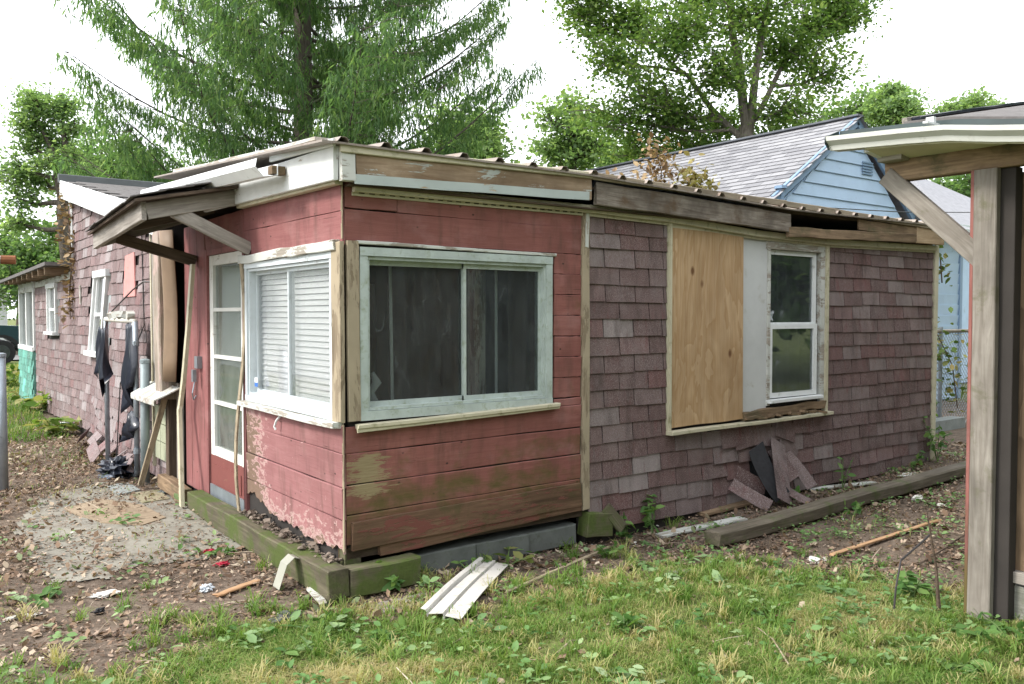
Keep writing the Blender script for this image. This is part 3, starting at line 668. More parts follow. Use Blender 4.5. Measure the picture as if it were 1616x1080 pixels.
# door
DO = MB(); u0, u1, z0, z1 = DR
wbox(DO, 'L', u0, u0 + .09, -.045, 0, z0, z1); wbox(DO, 'L', u1 - .09, u1, -.045, 0, z0, z1)
for zc, h in ((z1 - .04, .08), (1.645, .028), (1.27, .028), (.90, .028)): wbox(DO, 'L', u0 + .09, u1 - .09, -.042, -.003, zc - h / 2, zc + h / 2)
wbox(DO, 'L', u0 + .09, u1 - .09, -.043, -.002, .47, .54)
door = DO.build('door', wood('door_paint', (.33, .3, .25), (.5, .46, .4), paint=(.70, .70, .66), pamt=.85), AD); tag(door, 'half glazed door with peeling red lower panel under the canopy')
for a, b in ((.54, .886), (.914, 1.256), (1.284, 1.631), (1.659, z1 - .08)):
    mb = MB(); wbox(mb, 'L', u0 + .09, u1 - .09, -.026, -.022, a, b); mb.build('pane', M_GLASSD, door)
M_DRED = wood('door_red', (.2, .12, .07), (.38, .25, .15), paint=(.20, .068, .06), pamt=.86)
mb = MB(); wbox(mb, 'L', u0 + .005, u1 - .005, -.035, .004, .23, .468); wbox(mb, 'L', u0 + .10, u1 - .10, -.03, .010, .25, .40); mb.build('lower_panel', M_DRED, door)
mb = MB(); wbox(mb, 'L', u0 + .0, u1, -.03, .012, z0 - .01, .228); mb.build('kick_plate', M_GALV, door)
mb = MB(); wbox(mb, 'L', u0 - .05, u0 - .004, -.06, .022, z0, z1 + .05); wbox(mb, 'L', u1 + .004, u1 + .05, -.06, .022, z0, z1 + .05); wbox(mb, 'L', u0 - .003, u1 + .003, -.06, .02, z1 + .004, z1 + .05); mb.build('door_frame', M_REDU, AD)
mb = MB(); rws = []
for z in (.3, 1.2, 2.1): rws.append([Vector((.12 + .02 * math.sin(y * 34), y, z)) for y in np.linspace(1.62, 2.54, 40)])
mb.sheet(rws); tag(mb.build('door_curtain', plain('pale_curtain', (.42, .45, .42), .9, .3, 4)), 'pale curtain hanging behind the door glass', 'curtain')
# loose warped strips by the door
def strip(name, pts, r, mat, label, cat, parent=None):
    mb = MB(); mb.tube(pts, r, 6); o = mb.build(name, mat, parent, smooth=True); return tag(o, label, cat)
def ribbon(name, pts, w, side, th, mat, parent=None):
    mb = MB(); s = Vector(side).normalized(); mb.sheet([[Vector(p) - s * w / 2, Vector(p) + s * w / 2] for p in pts], th, Vector(side).cross(Vector((0, 0, 1))).normalized()); return mb.build(name, mat, parent)
tag(ribbon('warped_batten', [PL(1.635, .035, z) + Vector((-.02 - .03 * math.sin(z * 3.1), .03 * math.sin(z * 2.6), 0)) for z in np.linspace(.12, 1.98, 14)], .045, (0, 1, 0), .012, M_TANW, AD), 'warped tan batten peeling off beside the door')
dsp = [Vector((-.10, 2.66, 2.02)), Vector((-.12, 2.74, 1.5)), Vector((-.13, 2.86, 1.05)), Vector((-.14, 2.93, .83)), Vector((-.15, 2.92, .80)), Vector((-.22, 2.62, .04))]
tag(ribbon('leaning_strip', dsp, .055, (0, 1, .0), .03, M_CREAM), 'broken cream trim strip leaning beside the door', 'strip')
# canopy over the door
CN = MB(); nearo, faro = Vector((-.70, 1.55, 2.30)), Vector((-.72, 3.0, 2.20)); 
can = board('canopy', Vector((-.03, 1.57, 2.455)), nearo, .11, .04, M_GREYW, AD, (0, -1, 0), .004, 4, .003); tag(can, 'sagging wooden door canopy with braces and a ragged shingle edge')
board('rafter', Vector((-.03, 2.3, 2.45)), Vector((-.68, 2.3, 2.26)), .09, .04, M_DARKW, can, (0, -1, 0)); board('rafter', Vector((-.03, 2.98, 2.45)), faro, .10, .04, M_GREYW, can, (0, -1, 0))
board('front_board', nearo + Vector((-.02, -.02, 0)), faro + Vector((-.02, .04, 0)), .125, .035, M_GREYW, can, (-1, 0, 0), .004, 4, .003)
board('brace', Vector((-.52, 1.58, 2.32)), Vector((-.01, 1.50, 2.07)), .09, .045, M_GREYW, can, (0, -1, 0), .004, 3, .002)
board('brace', Vector((-.60, 2.92, 2.23)), Vector((-.03, 2.76, 2.05)), .09, .045, M_DARKW, can, (0, -1, 0), .004, 3, .002)
mb = MB(); rws = []
for t in np.linspace(0, 1, 4): rws.append([Vector((-.03 - .76 * t, y, 2.535 - .17 * t - (y - 1.5) / 1.5 * .09 * t)) for y in np.linspace(1.46, 3.1, 10)])
mb.sheet(rws, .02, (0, 0, -1)); mb.build('canopy_deck', M_DARKW, can)
M_ROOFSH = plain('grey_roof_shingle', (.15, .14, .135), .95, .4, 14, bump=.5)
for r_ in range(4):
    y = 1.45
    while y < 3.05:
        w = random.uniform(.24, .32); t0 = 1.03 - r_ * .24 + random.uniform(-.012, .03); t1 = t0 - .3
        P = lambda t, yy: Vector((-.03 - .76 * t, yy, 2.548 + .004 * (4 - r_) * 0 + .006 * r_ - .17 * t - (yy - 1.5) / 1.5 * .09 * t + .012 * (t < .9)))
        mb = MB(); mb.poly([P(t0, y), P(t0 + random.uniform(-.02, .02), y + w - .01), P(t1, y + w - .01), P(t1, y)], (0, 0, .008)); mb.build('roof_shingle', M_ROOFSH, can); y += w
# boarded window group on the front wall
wb = MB()
for a in ((2.665, 2.705, .70, 2.30), (4.735, 4.775, .72, 2.27)): wbox(wb, 'F', a[0], a[1], -.02, .035, a[2], a[3])
wbox(wb, 'F', 2.705, 4.735, -.02, .033, 2.262, 2.30); 
bw = wb.build('boarded_window', M_CREAM, AD); tag(bw, 'wide window opening half covered by an orange plywood sheet')
mb = MB(); wbox(mb, 'F', 2.672, 2.69, .035, .05, .70, 2.30); mb.build('channel', M_CREAM, bw)
pts = [PF(2.71, 0, .735), PF(3.0, 0, .742), PF(3.3, 0, .738), PF(3.562, 0, .745), PF(3.556, 0, 1.5), PF(3.552, 0, 2.255), PF(3.1, 0, 2.262), PF(2.708, 0, 2.268)]
mb = MB(); mb.poly([p + Vector((0, -.034, 0)) for p in pts], (0, .016, 0)); tag(mb.build('plywood_sheet', M_PLY, bw), 'orange plywood sheet')
M_WPAN = plain('white_panel', (.54, .55, .54), .6, .16, 3, dirt=.2, dirtc=(.35, .34, .28))
mb = MB(); wbox(mb, 'F', 3.555, 3.90, -.01, .010, .76, 2.262); mb.build('white_panel', M_WPAN, bw)
mb = MB(); wbox(mb, 'F', 3.90, 3.935, -.03, .022, .83, 2.20); wbox(mb, 'F', 4.675, 4.735, -.03, .018, .76, 2.262); wbox(mb, 'F', 3.88, 4.70, -.03, .026, 2.165, 2.225); wbox(mb, 'F', 3.90, 4.675, -.03, .012, 2.225, 2.262); mb.build('casing', M_WHITEW, bw)
def sash(u0, u1, z0, z1, n, r_):
    mb = MB(); wbox(mb, 'F', u0, u0 + r_, n - .03, n, z0, z1); wbox(mb, 'F', u1 - r_ * 1.6, u1, n - .03, n, z0, z1); wbox(mb, 'F', u0 + r_, u1 - r_ * 1.6, n - .029, n + .001, z1 - r_ * 1.3, z1); wbox(mb, 'F', u0 + r_, u1 - r_ * 1.6, n - .029, n + .001, z0, z0 + r_ * 1.3)
    mb.build('sash', M_WHITE, bw); mb = MB(); wbox(mb, 'F', u0 + r_ * .8, u1 - r_ * 1.4, n - .018, n - .014, z0 + r_, z1 - r_); mb.build('pane', M_GLASSF, bw)
sash(3.938, 4.64, 1.50, 2.162, -.01, .03); sash(3.938, 4.62, .89, 1.525, .018, .032)
board('sill', PF(2.66, .055, .70), PF(4.78, .055, .712), .03, .07, M_CREAM, bw, (0, -1, 0), .004, 8, .003)
board('sill', PF(3.57, .03, .765), PF(4.72, .03, .80), .07, .04, M_ROT, bw, (0, -1, 0), .006, 10, .008)
board('sill', PF(3.90, .035, .865), PF(4.66, .035, .87), .03, .06, M_WHITE, bw, (0, -1, 0), .003)
mb = MB()
for i in range(26):
    s = random.uniform(.01, .035); mb.box((-s * 2, -s, -s * .4), (s * 2, s, s * .4), Matrix.Translation(PF(random.uniform(3.6, 4.7), random.uniform(.03, .075), .735 + random.uniform(0, .02))) @ Matrix.Rotation(random.uniform(-.5, .5), 4, 'Z') @ Matrix.Rotation(random.uniform(-.2, .2), 4, 'Y'))
tag(mb.build('rot_splinters', M_ROT, bw), kind='stuff')
# things behind the front panes
def curtain(name, u0, u1, y, z0, z1, mat, label, amp=.025, fr=40):
    mb = MB(); mb.sheet([[Vector((u, y + amp * math.sin(u * fr), z)) for u in np.linspace(u0, u1, 36)] for z in (z0, (z0 + z1) / 2, z1)]); return tag(mb.build(name, mat), label, 'curtain')
curtain('brown_curtain', 1.38, 1.80, .30, .6, 2.2, plain('brown_cloth', (.13, .098, .082), .95, .35, 5), 'brown curtain behind the right pane of the front window')
curtain('dark_green_curtain', 3.9, 4.72, .25, .6, 2.3, plain('green_cloth', (.08, .11, .085), .95, .45, 4), 'faded dark green curtain behind the double-hung window', .02, 33)
tag(board('peeling_post', (1.17, .36, .24), (1.17, .36, 2.45), .09, .09, wood('peel_post', (.2, .15, .1), (.45, .38, .3), paint=(.6, .55, .46), pamt=.5)), 'pale peeling post standing inside the front window', 'post')
tag(board('white_rod', (.50, .32, .24), (.44, .26, 2.1), .02, .012, M_WHITE), 'thin white rod behind the left pane of the front window', 'rod')
tag(board('white_rod', (1.26, .25, .24), (1.22, .2, 2.2), .02, .012, M_WHITE), 'thin white rod behind the right pane of the front window', 'rod')
sh = thing('shelf_unit', (.7, 2.9, .24), 'dark shelf unit deep inside the porch room', 'shelf')
for z in (.6, 1.0, 1.4, 1.8): board('shelf', (.2, 2.9, z), (1.6, 2.9, z), .35, .03, M_GREYW, sh, (0, 0, 1))
board('side', (.2, 2.9, .24), (.2, 2.9, 1.9), .35, .03, M_GREYW, sh, (1, 0, 0)); board('side', (1.6, 2.9, .24), (1.6, 2.9, 1.9), .35, .03, M_GREYW, sh, (1, 0, 0))
mb = MB(); mb.tube([(.24, .16, 1.0), (.27, .15, 1.07), (.25, .15, 1.13), (.29, .15, 1.19), (.26, .15, 1.25)], [.028, .035, .02, .03, .012], 8); tag(mb.build('white_rag', M_WHITE, smooth=True), 'small twisted white rag behind the lower left of the front window', 'rag')
# foundation timber and blocks
board('foundation_timber', Vector((-.10, -.13, .085)), Vector((-.10, 2.62, .07)), .17, .13, M_MOSSB, AD, (-1, 0, 0), .008, 8, .006)
board('foundation_timber', Vector((-.033, -.085, .08)), Vector((.42, -.085, .075)), .165, .12, M_MOSSB, AD, (0, -1, 0), .008, 4, .006)
board('foundation_timber', Vector((.06, .02, .16)), Vector((.06, .10, .16)), .14, .10, M_MOSSB, AD, (1, 0, 0), .006)
for i in range(3): board('concrete_block', Vector((.50 + i * .425, .10, .05)), Vector((.50 + i * .425 + .418, .085, .055)), .14, .19, plain('dark_block', (.13, .14, .13), .95, .35, 6, dirt=.4, dirtc=(.06, .07, .04), bump=.4), AD, (0, -1, 0), .008, 3, .003)
board('support_timber', Vector((1.83, -.01, .12)), Vector((2.05, -.03, .10)), .17, .12, M_MOSSB, AD, (0, -1, 0), .006, 3, .004)
board('support_timber', Vector((2.0, -.06, .22)), Vector((2.13, -.10, .06)), .09, .03, M_MOSSB, AD, (0, -1, 0), .004)
# small fittings on the side wall
mb = MB(); wbox(mb, 'L', 2.66, 2.74, .019, .06, 1.16, 1.26); wbox(mb, 'L', 2.68, 2.72, .06, .09, 1.05, 1.15); fit = mb.build('switch_box', M_GALV, AD)
mb = MB(); mb.tube([PL(2.69, .07, 1.06), PL(2.66, .10, .96), PL(2.7, .08, .9), PL(2.73, .05, .93)], .006, 6); mb.build('wire', M_GALV, fit)
mb = MB(); mb.tube([PL(.90, .02, .95), PL(.93, .05, .9), PL(.95, .055, .86), PL(.94, .05, .84)], .008, 6); mb.build('peeled_strip', M_WHITE, AD)

# ------------------------------------------------------------------ the taller main house on the left
MH = thing('main_house', (2, 8, 0), 'taller purple-brown shingled house on the left with a low end room and leaning windows', 'house')
def rake(y): return 2.44 + (y - 3.6) * .178
LWN = (6.25, 7.35, 1.12, 2.1); SWN = (9.95, 10.85, 1.3, 2.08)
mb = MB()
for a in rects_minus(3.55, 8.62, 0, 2.45, [LWN]): wbox(mb, 'L', a[0], a[1], -.12, -.004, a[2], a[3])
mb.poly([Vector((.004, 3.6, 2.452)), Vector((.004, 8.62, 2.452)), Vector((.004, 8.62, rake(8.62))), Vector((.004, 3.6, rake(3.6)))], (.11, 0, 0))
for a in rects_minus(8.624, 12.4, 0, 2.2, [SWN]): wbox(mb, 'L', a[0], a[1], -.12, -.004, a[2], a[3])
mw = mb.build('wall', M_SHEATH, MH)
mb = MB(); mb.box((4.4, 3.6, 0), (4.5, 8.6, 2.6)); mb.box((.12, 12.3, 0), (4.5, 12.4, 2.1)); mb.box((.12, 3.5, 0), (4.4, 3.58, 2.4)); mb.box((.12, 8.5, 2.1), (4.4, 8.6, 3.3)); mb.build('rear_wall', M_SHEATH, MH)
# shingles: the nearest 300 one by one, the rest joined
cand = []; z = .06; row = 0
while z < 3.45:
    u = 3.62 + (.15 if row % 2 else 0) + random.uniform(-.03, .03)
    while u < 12.38:
        w = .302 + random.uniform(-.01, .006); a, b = u, min(u + w - .007, 12.38); u += w
        top = rake(min(a, b)) - .05 if a < 8.6 else 2.17
        if z + .16 > top: continue
        m_ = (a + b) / 2
        if any(h[0] - .05 < m_ < h[1] + .05 and h[2] - .13 < z < h[3] - .02 for h in (LWN, SWN)): continue
        if 4.92 < m_ < 5.45 and 1.72 < z < 2.2: continue
        wave = .05 * math.sin(m_ * .9 + 1) * math.exp(-z) - .06 * math.exp(-((m_ - 6.2) / .8) ** 2) * (z < 1.0)
        low = z < .45 and 4.3 < m_ < 7.3
        if low and random.random() < .13: continue
        rot = random.uniform(-.012, .012) + (random.uniform(-.3, .3) if low and random.random() < .5 else 0) + .03 * math.sin(m_ * 1.1) * (z < 1.2)
        cand.append((a, b, z + wave * .7 + random.uniform(-.008, .008), rot, .075 + (random.uniform(0, .16) if low else random.uniform(-.02, .04))))
    z += .127; row += 1
cand.sort(key=lambda c: c[0] + abs(c[2] - 1.5) * .4)
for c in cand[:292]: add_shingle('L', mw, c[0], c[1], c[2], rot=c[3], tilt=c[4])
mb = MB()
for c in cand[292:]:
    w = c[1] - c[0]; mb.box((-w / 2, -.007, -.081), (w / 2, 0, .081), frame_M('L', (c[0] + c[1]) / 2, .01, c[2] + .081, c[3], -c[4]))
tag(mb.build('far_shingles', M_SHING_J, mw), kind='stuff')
for i in range(9):      # slipped shingles piled at the wall foot
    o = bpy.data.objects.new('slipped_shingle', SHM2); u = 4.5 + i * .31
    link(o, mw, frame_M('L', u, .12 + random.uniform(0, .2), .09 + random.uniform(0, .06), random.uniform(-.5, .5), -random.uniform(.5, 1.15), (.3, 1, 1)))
# gable board, roof, ridge
board('rake_board', Vector((-.14, 3.5, rake(3.5) + .0)), Vector((-.14, 8.68, rake(8.68) + .0)), .24, .03, M_WHITEP, MH, (-1, 0, 0), .004, 4, .002)
board('rake_trim', Vector((-.03, 3.5, rake(3.5) - .12)), Vector((-.03, 8.64, rake(8.64) - .12)), .04, .02, M_WHITEP, MH, (-1, 0, 0))
mb = MB(); mb.sheet([[Vector((x, y, rake(y) + .115 + .012 * math.sin(x * 3))) for x in np.linspace(-.12, 4.6, 12)] for y in np.linspace(3.42, 8.75, 10)], .03, (0, 0, -1)); mr = mb.build('roof', M_ROOFSH, MH)
for k in range(13):
    y = 4.6 + k * .33; n_ = 9
    if y > 8.5: break
    for i in range(n_):
        x = -.12 + i * .33 + (.16 if k % 2 else 0); mb = MB(); zz_ = rake(y) + .122
        mb.poly([Vector((x, y, zz_)), Vector((x + .318, y, zz_)), Vector((x + .318, y + .36, zz_ + .36 * .19 - .006)), Vector((x, y + .36, zz_ + .36 * .19 - .006))], (0, 0, .012)); mb.build('roof_shingle', M_ROOFSH, mr)
board('ridge_cap', Vector((-.16, 8.75, rake(8.75) + .15)), Vector((4.65, 8.75, rake(8.75) + .17)), .12, .07, plain('dark_ridge', (.10, .11, .11), .6, .2), MH, (0, -1, 0), .01)
board('corner_board', PL(8.60, .02, 2.3), PL(8.58, .02, 3.25), .10, .03, M_WHITEP, MH, (-1, 0, 0))
# leaning window
def tilted_window(u0, u1, z0, z1, lean, label, frame=.06):
    def P(u, n, z): return PL(u + lean * (z1 - z) / (z1 - z0), n, z)
    mb = MB(); wbox(mb, 'L', u0 - .02, u1 + .1 + abs(lean), -.11, -.10, z0, z1); w = mb.build('window', M_SHEATH, MH); tag(w, label)
    o = (-1, 0, 0)
    board('frame', P(u0, .03, z0), P(u0, .03, z1), frame, .05, M_WHITEP, w, o); board('frame', P(u1, .03, z0), P(u1, .03, z1), frame, .05, M_WHITEP, w, o)
    board('frame', P(u0 - .04, .035, z1), P(u1 + .04, .035, z1), frame * 1.4, .06, M_WHITEP, w, o); board('sill', P(u0 - .04, .05, z0), P(u1 + .04, .05, z0), frame, .10, M_WHITEP, w, o)
    zm = (z0 + z1) / 2
    board('rail', P(u0 + .03, .012, zm), P(u1 - .03, .012, zm), .045, .03, M_WHITE, w, o)
    board('stile', P(u0 + .06, .01, z0), P(u0 + .06, .01, z1), .05, .03, M_WHITE, w, o); board('stile', P(u1 - .06, .01, z0), P(u1 - .06, .01, z1), .05, .03, M_WHITE, w, o)
    for a, b in ((z0 + .03, zm - .02), (zm + .02, z1 - .03)):
        mb = MB(); mb.poly([P(u0 + .08, .002, a), P(u1 - .08, .002, a), P(u1 - .08, .002, b), P(u0 + .08, .002, b)], (.004, 0, 0)); mb.build('pane', M_GLASSL, w)
    mb = MB(); mb.poly([P(u0 + .05, -.06, z0), P(u1 - .05, -.06, z0), P(u1 - .05, -.06, z1), P(u0 + .05, -.06, z1)], (.004, 0, 0)); mb.build('shade', plain('pale_shade', (.55, .60, .60), .8, .2, 2), w)
tilted_window(6.25, 6.95, 1.12, 2.1, .45, 'leaning white window in the main house wall')
tilted_window(9.98, 10.8, 1.32, 2.06, 0, 'small upright window of the low end room', .05)
mb = MB(); pk = [PL(4.93, 0, 1.80), PL(5.46, 0, 1.80), PL(5.36, 0, 2.24), PL(4.95, 0, 2.26)]
mb.poly([p + Vector((-.03, 0, 0)) for p in pk], (.015, 0, 0)); tag(mb.build('wall_patch', wood('pink_board', (.45, .2, .16), (.6, .32, .27), paint=(.66, .30, .28), pamt=.8), MH), 'tapered pink board nailed over the shingles')
board('wall_stick', PL(8.0, .03, 1.75), PL(8.0, .03, 2.0), .06, .02, M_WHITEW, MH, (-1, 0, 0))
# low end room: roof edge, corner glass box with green shingles
mb = MB(); mb.sheet([[Vector((x, y, 2.34 - (y - 8.7) * .012)) for x in np.linspace(-.35, 4.5, 6)] for y in np.linspace(8.7, 14.9, 8)], .05, (0, 0, -1)); er = mb.build('end_roof', M_ROOFSH, MH)
for i in range(9): board('rafter_tail', Vector((-.33, 8.9 + i * .62, 2.22)), Vector((.2, 8.9 + i * .62, 2.24)), .10, .05, M_ROT, er, (0, -1, 0))
board('eave_board', PL(8.7, .02, 2.16), PL(12.4, .02, 2.12), .10, .03, M_WHITEW, MH, (-1, 0, 0), .004, 8, .004)
EN = MB(); wbox(EN, 'L', 12.4, 14.4, -2.2, .05, 0, .98); en = EN.build('end_porch', shingle_mat('green_shingle', True, (.75, 2.3, 2.0), 1.1), MH); tag(en, 'glazed end porch with turquoise shingled base')
k = 0
for z in np.arange(.04, .9, .13):
    for i in range(6):
        u = 12.42 + i * .33 + (.15 if k % 2 else 0)
        if u > 14.2: continue
        mb = MB(); mb.box((-.155, -.007, -.08), (.155, 0, .08), frame_M('L', u + .16, .058, z + .08, random.uniform(-.02, .02), -.075)); mb.build('shingle', MATS.setdefault('gsh', shingle_mat('turquoise_shingle', False, (.75, 2.4, 2.1), 1.2)), en)
    k += 1
for u in (12.42, 13.35, 14.35): board('post', PL(u, .0, .98), PL(u, .0, 2.2), .10, .10, M_WHITEP, en, (-1, 0, 0))
board('rail', PL(12.4, .03, 1.0), PL(14.4, .03, 1.0), .08, .08, M_WHITEP, en, (-1, 0, 0)); board('gable_board', PL(12.4, .03, 2.12), PL(14.4, .03, 2.12), .2, .04, M_WHITEW, en, (-1, 0, 0))
for a, b in ((12.48, 13.29), (13.41, 14.29)): mb = MB(); wbox(mb, 'L', a, b, -.01, -.005, 1.05, 2.02); mb.build('pane', M_GLASSL, en)
# junction between the two buildings: peeling column, tan panel, white skirt, block vent
JC = board('peeling_column', Vector((-.09, 3.52, .84)), Vector((-.09, 3.56, 2.36)), .20, .14, wood('peeling_column', (.2, .16, .12), (.46, .4, .34), grain=20, paint=(.44, .33, .29), pamt=.35), MH, (-1, 0, 0), .01, 6, .006)
tag(JC, 'weathered corner column with peeling pink paint')
board('corner_post', Vector((-.03, 3.96, .9)), Vector((-.03, 4.0, 2.4)), .09, .09, M_GREYW, MH, (-1, 0, 0), .006, 4, .004); board('trim_strip', Vector((-.06, 4.08, .15)), Vector((-.06, 4.10, 2.42)), .035, .03, M_CREAM, MH, (-1, 0, 0))
mb = MB(); mb.sheet([[Vector((-.10 - .07 * math.sin(t * math.pi) - .02 * math.sin(z * 3), 3.16 + .30 * t, z)) for t in np.linspace(0, 1, 8)] for z in np.linspace(1.02, 2.34, 8)], .006, (1, 0, 0)); tag(mb.build('tan_panel', plain('tan_vinyl', (.24, .165, .105), .6, .3, 3, dirt=.25), MH, smooth=True), 'bowed tan vinyl panel beside the door')
for i in range(8): board('lap_siding', PL(3.70, .02 + .004 * (i % 2), .98 + i * .115), PL(3.93, .02, .98 + i * .115), .12, .012, M_WHITE, MH, (-1, 0, .1))
mb = MB(); mb.sheet([[Vector((-.06, y, .97)) for y in (3.15, 3.6, 4.15)], [Vector((-.26, y, .86)) for y in (3.25, 3.6, 4.12)], [Vector((-.26, y, .82)) for y in (3.25, 3.6, 4.12)]], .01, (.3, 0, -1)); mb.build('skirt', M_WHITEW, MH)
bv = None
for i in range(3):
    for j in range(2):
        mb = MB(); wbox(mb, 'L', 3.62 + j * .2, 3.81 + j * .2, .0, .07, .25 + i * .17, .41 + i * .17); mb.build('vent_block', plain('green_block', (.36, .38, .27), .8, .2, 4), MH)
board('jamb', PL(3.50, .05, .02), PL(3.50, .05, .85), .10, .08, M_DARKW, MH, (-1, 0, 0)); board('jamb', PL(3.30, .03, .02), PL(3.28, .03, 1.0), .06, .05, M_GREYW, MH, (-1, 0, 0)); board('step_timber', Vector((-.13, 2.75, .09)), Vector((-.10, 3.6, .09)), .12, .1, M_ROT, MH, (-1, 0, 0), .006, 4, .005)
tag(board('leaning_lath', Vector((-.24, 3.86, .02)), Vector((-.12, 3.45, .85)), .05, .03, M_TANW), 'thin tan lath leaning under the white skirt', 'lath')
# dead vine down the house corner
def vine(name, pts, nleaf, spread, size, mat, stemmat, label, cat='vine', seedtone=None, tilt=.9):
    t = thing(name, pts[0], label, cat); mb = MB(); mb.tube(pts, .008, 5); mb.build('stem', stemmat, t)
    P = np.array([list(Vector(pts[i]).lerp(Vector(pts[i + 1]), f)) for i, f in zip(rng.integers(0, len(pts) - 1, nleaf), rng.random(nleaf))]) + rng.normal(0, spread, (nleaf, 3))
    mobj('leaves', scatter_mesh('leaves', *OVAL, P, rotmats(nleaf, tilt), rng.uniform(.6, 1.2, nleaf) * size, rng.random(nleaf)), mat, t); return t
M_DEAD = leaf_mat('dead_leaf', (.12, .075, .04), (.26, .17, .09), (.40, .30, .17), .15)
M_VINE = leaf_mat('vine_leaf', (.05, .09, .02), (.13, .19, .05), (.30, .24, .10), .3)
M_STEM = plain('brown_stem', (.13, .09, .06), .9, .3, 20)
vine('dead_vine', [Vector((-.06, 8.55 + .1 * math.sin(i), 3.35 - i * .2)) for i in range(10)], 260, .07, .11, M_DEAD, M_STEM, 'withered brown vine hanging down the main house corner')
# ------------------------------------------------------------------ gate frame, posts, torn black plastic
GF = thing('gate_frame', (-.2, 4.75, 0), 'bent galvanized gate frame standing in front of the main house wall', 'gate')
ga, gb = Vector((-.17, 4.30, 0)), Vector((-.24, 5.30, 0)); U = Vector((0, 0, 1))
mb = MB(); mb.tube([ga + U * .08, ga + U * 1.54], .026, 10); mb.build('upright', M_GALV, GF, smooth=True); mb = MB(); mb.tube([gb + U * .05, gb + U * 1.56], .024, 10); mb.build('upright', M_GALV, GF, smooth=True)
mb = MB(); mb.tube([ga + U * 1.54, gb + U * 1.56], .025, 10); mb.build('top_rail', plain('pale_pipe', (.55, .53, .47), .6, .2), GF, smooth=True)
mb = MB(); mb.tube([ga + U * .12, ga + U * .04 + (gb - ga) * .03, ga + U * .02 + (gb - ga) * .12, gb + U * .03], .026, 10); mb.build('bottom_rail', M_GALV, GF, smooth=True)
for z in (.25, .8, 1.3): mb = MB(); mb.tube([ga + U * z, ga + U * (z + .05)], .034, 10); mb.build('clamp', M_GALV, GF)
mb = MB()
for i in range(5): mb.box((-.035, -.035, -.03), (.035, .035, .035), Matrix.Translation(ga.lerp(gb, .15 + i * .15) + U * 1.60) @ Matrix.Rotation(i * 1.3, 4, 'Z') @ Matrix.Rotation(.4, 4, 'X'))
tag(mb.build('rail_lumps', M_WHITEW, GF), kind='stuff')
def pole(name, p0, p1, r, mat, label, cat, extra=None):
    t = thing(name, p0, label, cat); mb = MB(); mb.tube([p0, p1], r, 12); mb.build('shaft', mat, t, smooth=True)
    mb = MB(); p1 = Vector(p1); d = (p1 - Vector(p0)).normalized(); mb.tube([p1 - d * .02, p1 + d * .008, p1 + d * .018], [r * 1.12, r * 1.12, r * .6], 12); mb.build('cap', mat, t); return t
pole('fence_post', (-.15, 4.08, -.05), (-.15, 4.02, 1.17), .042, plain('dull_zinc', (.26, .31, .32), .6, .25, 8, metal=.3), 'thick grey steel post beside the gate frame', 'post')
_b = G(5, 775); pole('fence_post', (_b.x, _b.y, -.05), tuple(AT(0, 560, (_b - CAM).dot(FW))), .045, M_GALV, 'grey steel post at the left edge of the picture', 'post')
tp = thing('clothes_pole', (-2.4, 1.5, 0), 'rusty pipe end reaching in at the left edge of the picture', 'pole'); mb = MB(); mb.tube([(-2.4, 1.5, 0), (-2.4, 1.5, 1.95)], .035, 10); mb.build('upright', M_GALV, tp)
mb = MB(); mb.tube([(-2.75, 1.6, 1.93), (-1.56, 1.34, 1.93)], .024, 10); mb.build('crossbar', M_GALV, tp); mb = MB(); mb.tube([(-1.565, 1.341, 1.93), (-1.49, 1.325, 1.93)], .027, 10); mb.build('rusty_end', plain('rust', (.23, .09, .04), .9, .4, 20), tp)
def rag(name, top0, top1, L, label, nx=9, nz=12, flare=1.0, seedv=1):
    r_ = random.Random(seedv); rows = []; a, b = Vector(top0), Vector(top1); ph = r_.uniform(0, 6)
    for i in range(nz):
        t = i / (nz - 1); row_ = []
        for j in range(nx):
            s = j / (nx - 1); l = L * (1 - .35 * abs(math.sin(s * 5 + ph))); c = a.lerp(b, .5 + (s - .5) * (1 + (flare - 1) * t))
            row_.append(c + Vector((.05 * math.sin(s * 13 + ph + t * 2) * (.3 + t), .05 * math.sin(t * 5 + ph + s * 3), -l * t + .02 * math.sin(s * 21))))
        rows.append(row_)
    mb = MB(); mb.sheet(rows, .003, (1, 0, 0)); return tag(mb.build(name, M_BLACKP, smooth=True), label, 'plastic')
rag('torn_plastic', ga + U * 1.53 + Vector((-.03, -.02, 0)), ga + U * 1.50 + Vector((-.03, .32, 0)), .95, 'long torn black plastic hanging from the near side of the gate frame', flare=1.2, seedv=3)
rag('torn_plastic', gb + U * 1.46 + Vector((-.03, -.10, 0)), gb + U * 1.46 + Vector((-.03, .12, 0)), .72, 'torn black plastic hanging from the far side of the gate frame', flare=2.6, seedv=5)
rag('torn_plastic', ga + U * .66 + Vector((-.03, 0, 0)), ga + U * .62 + Vector((-.04, .22, 0)), .3, 'blue-black plastic scrap low on the gate frame', flare=2.2, seedv=8, nz=6)
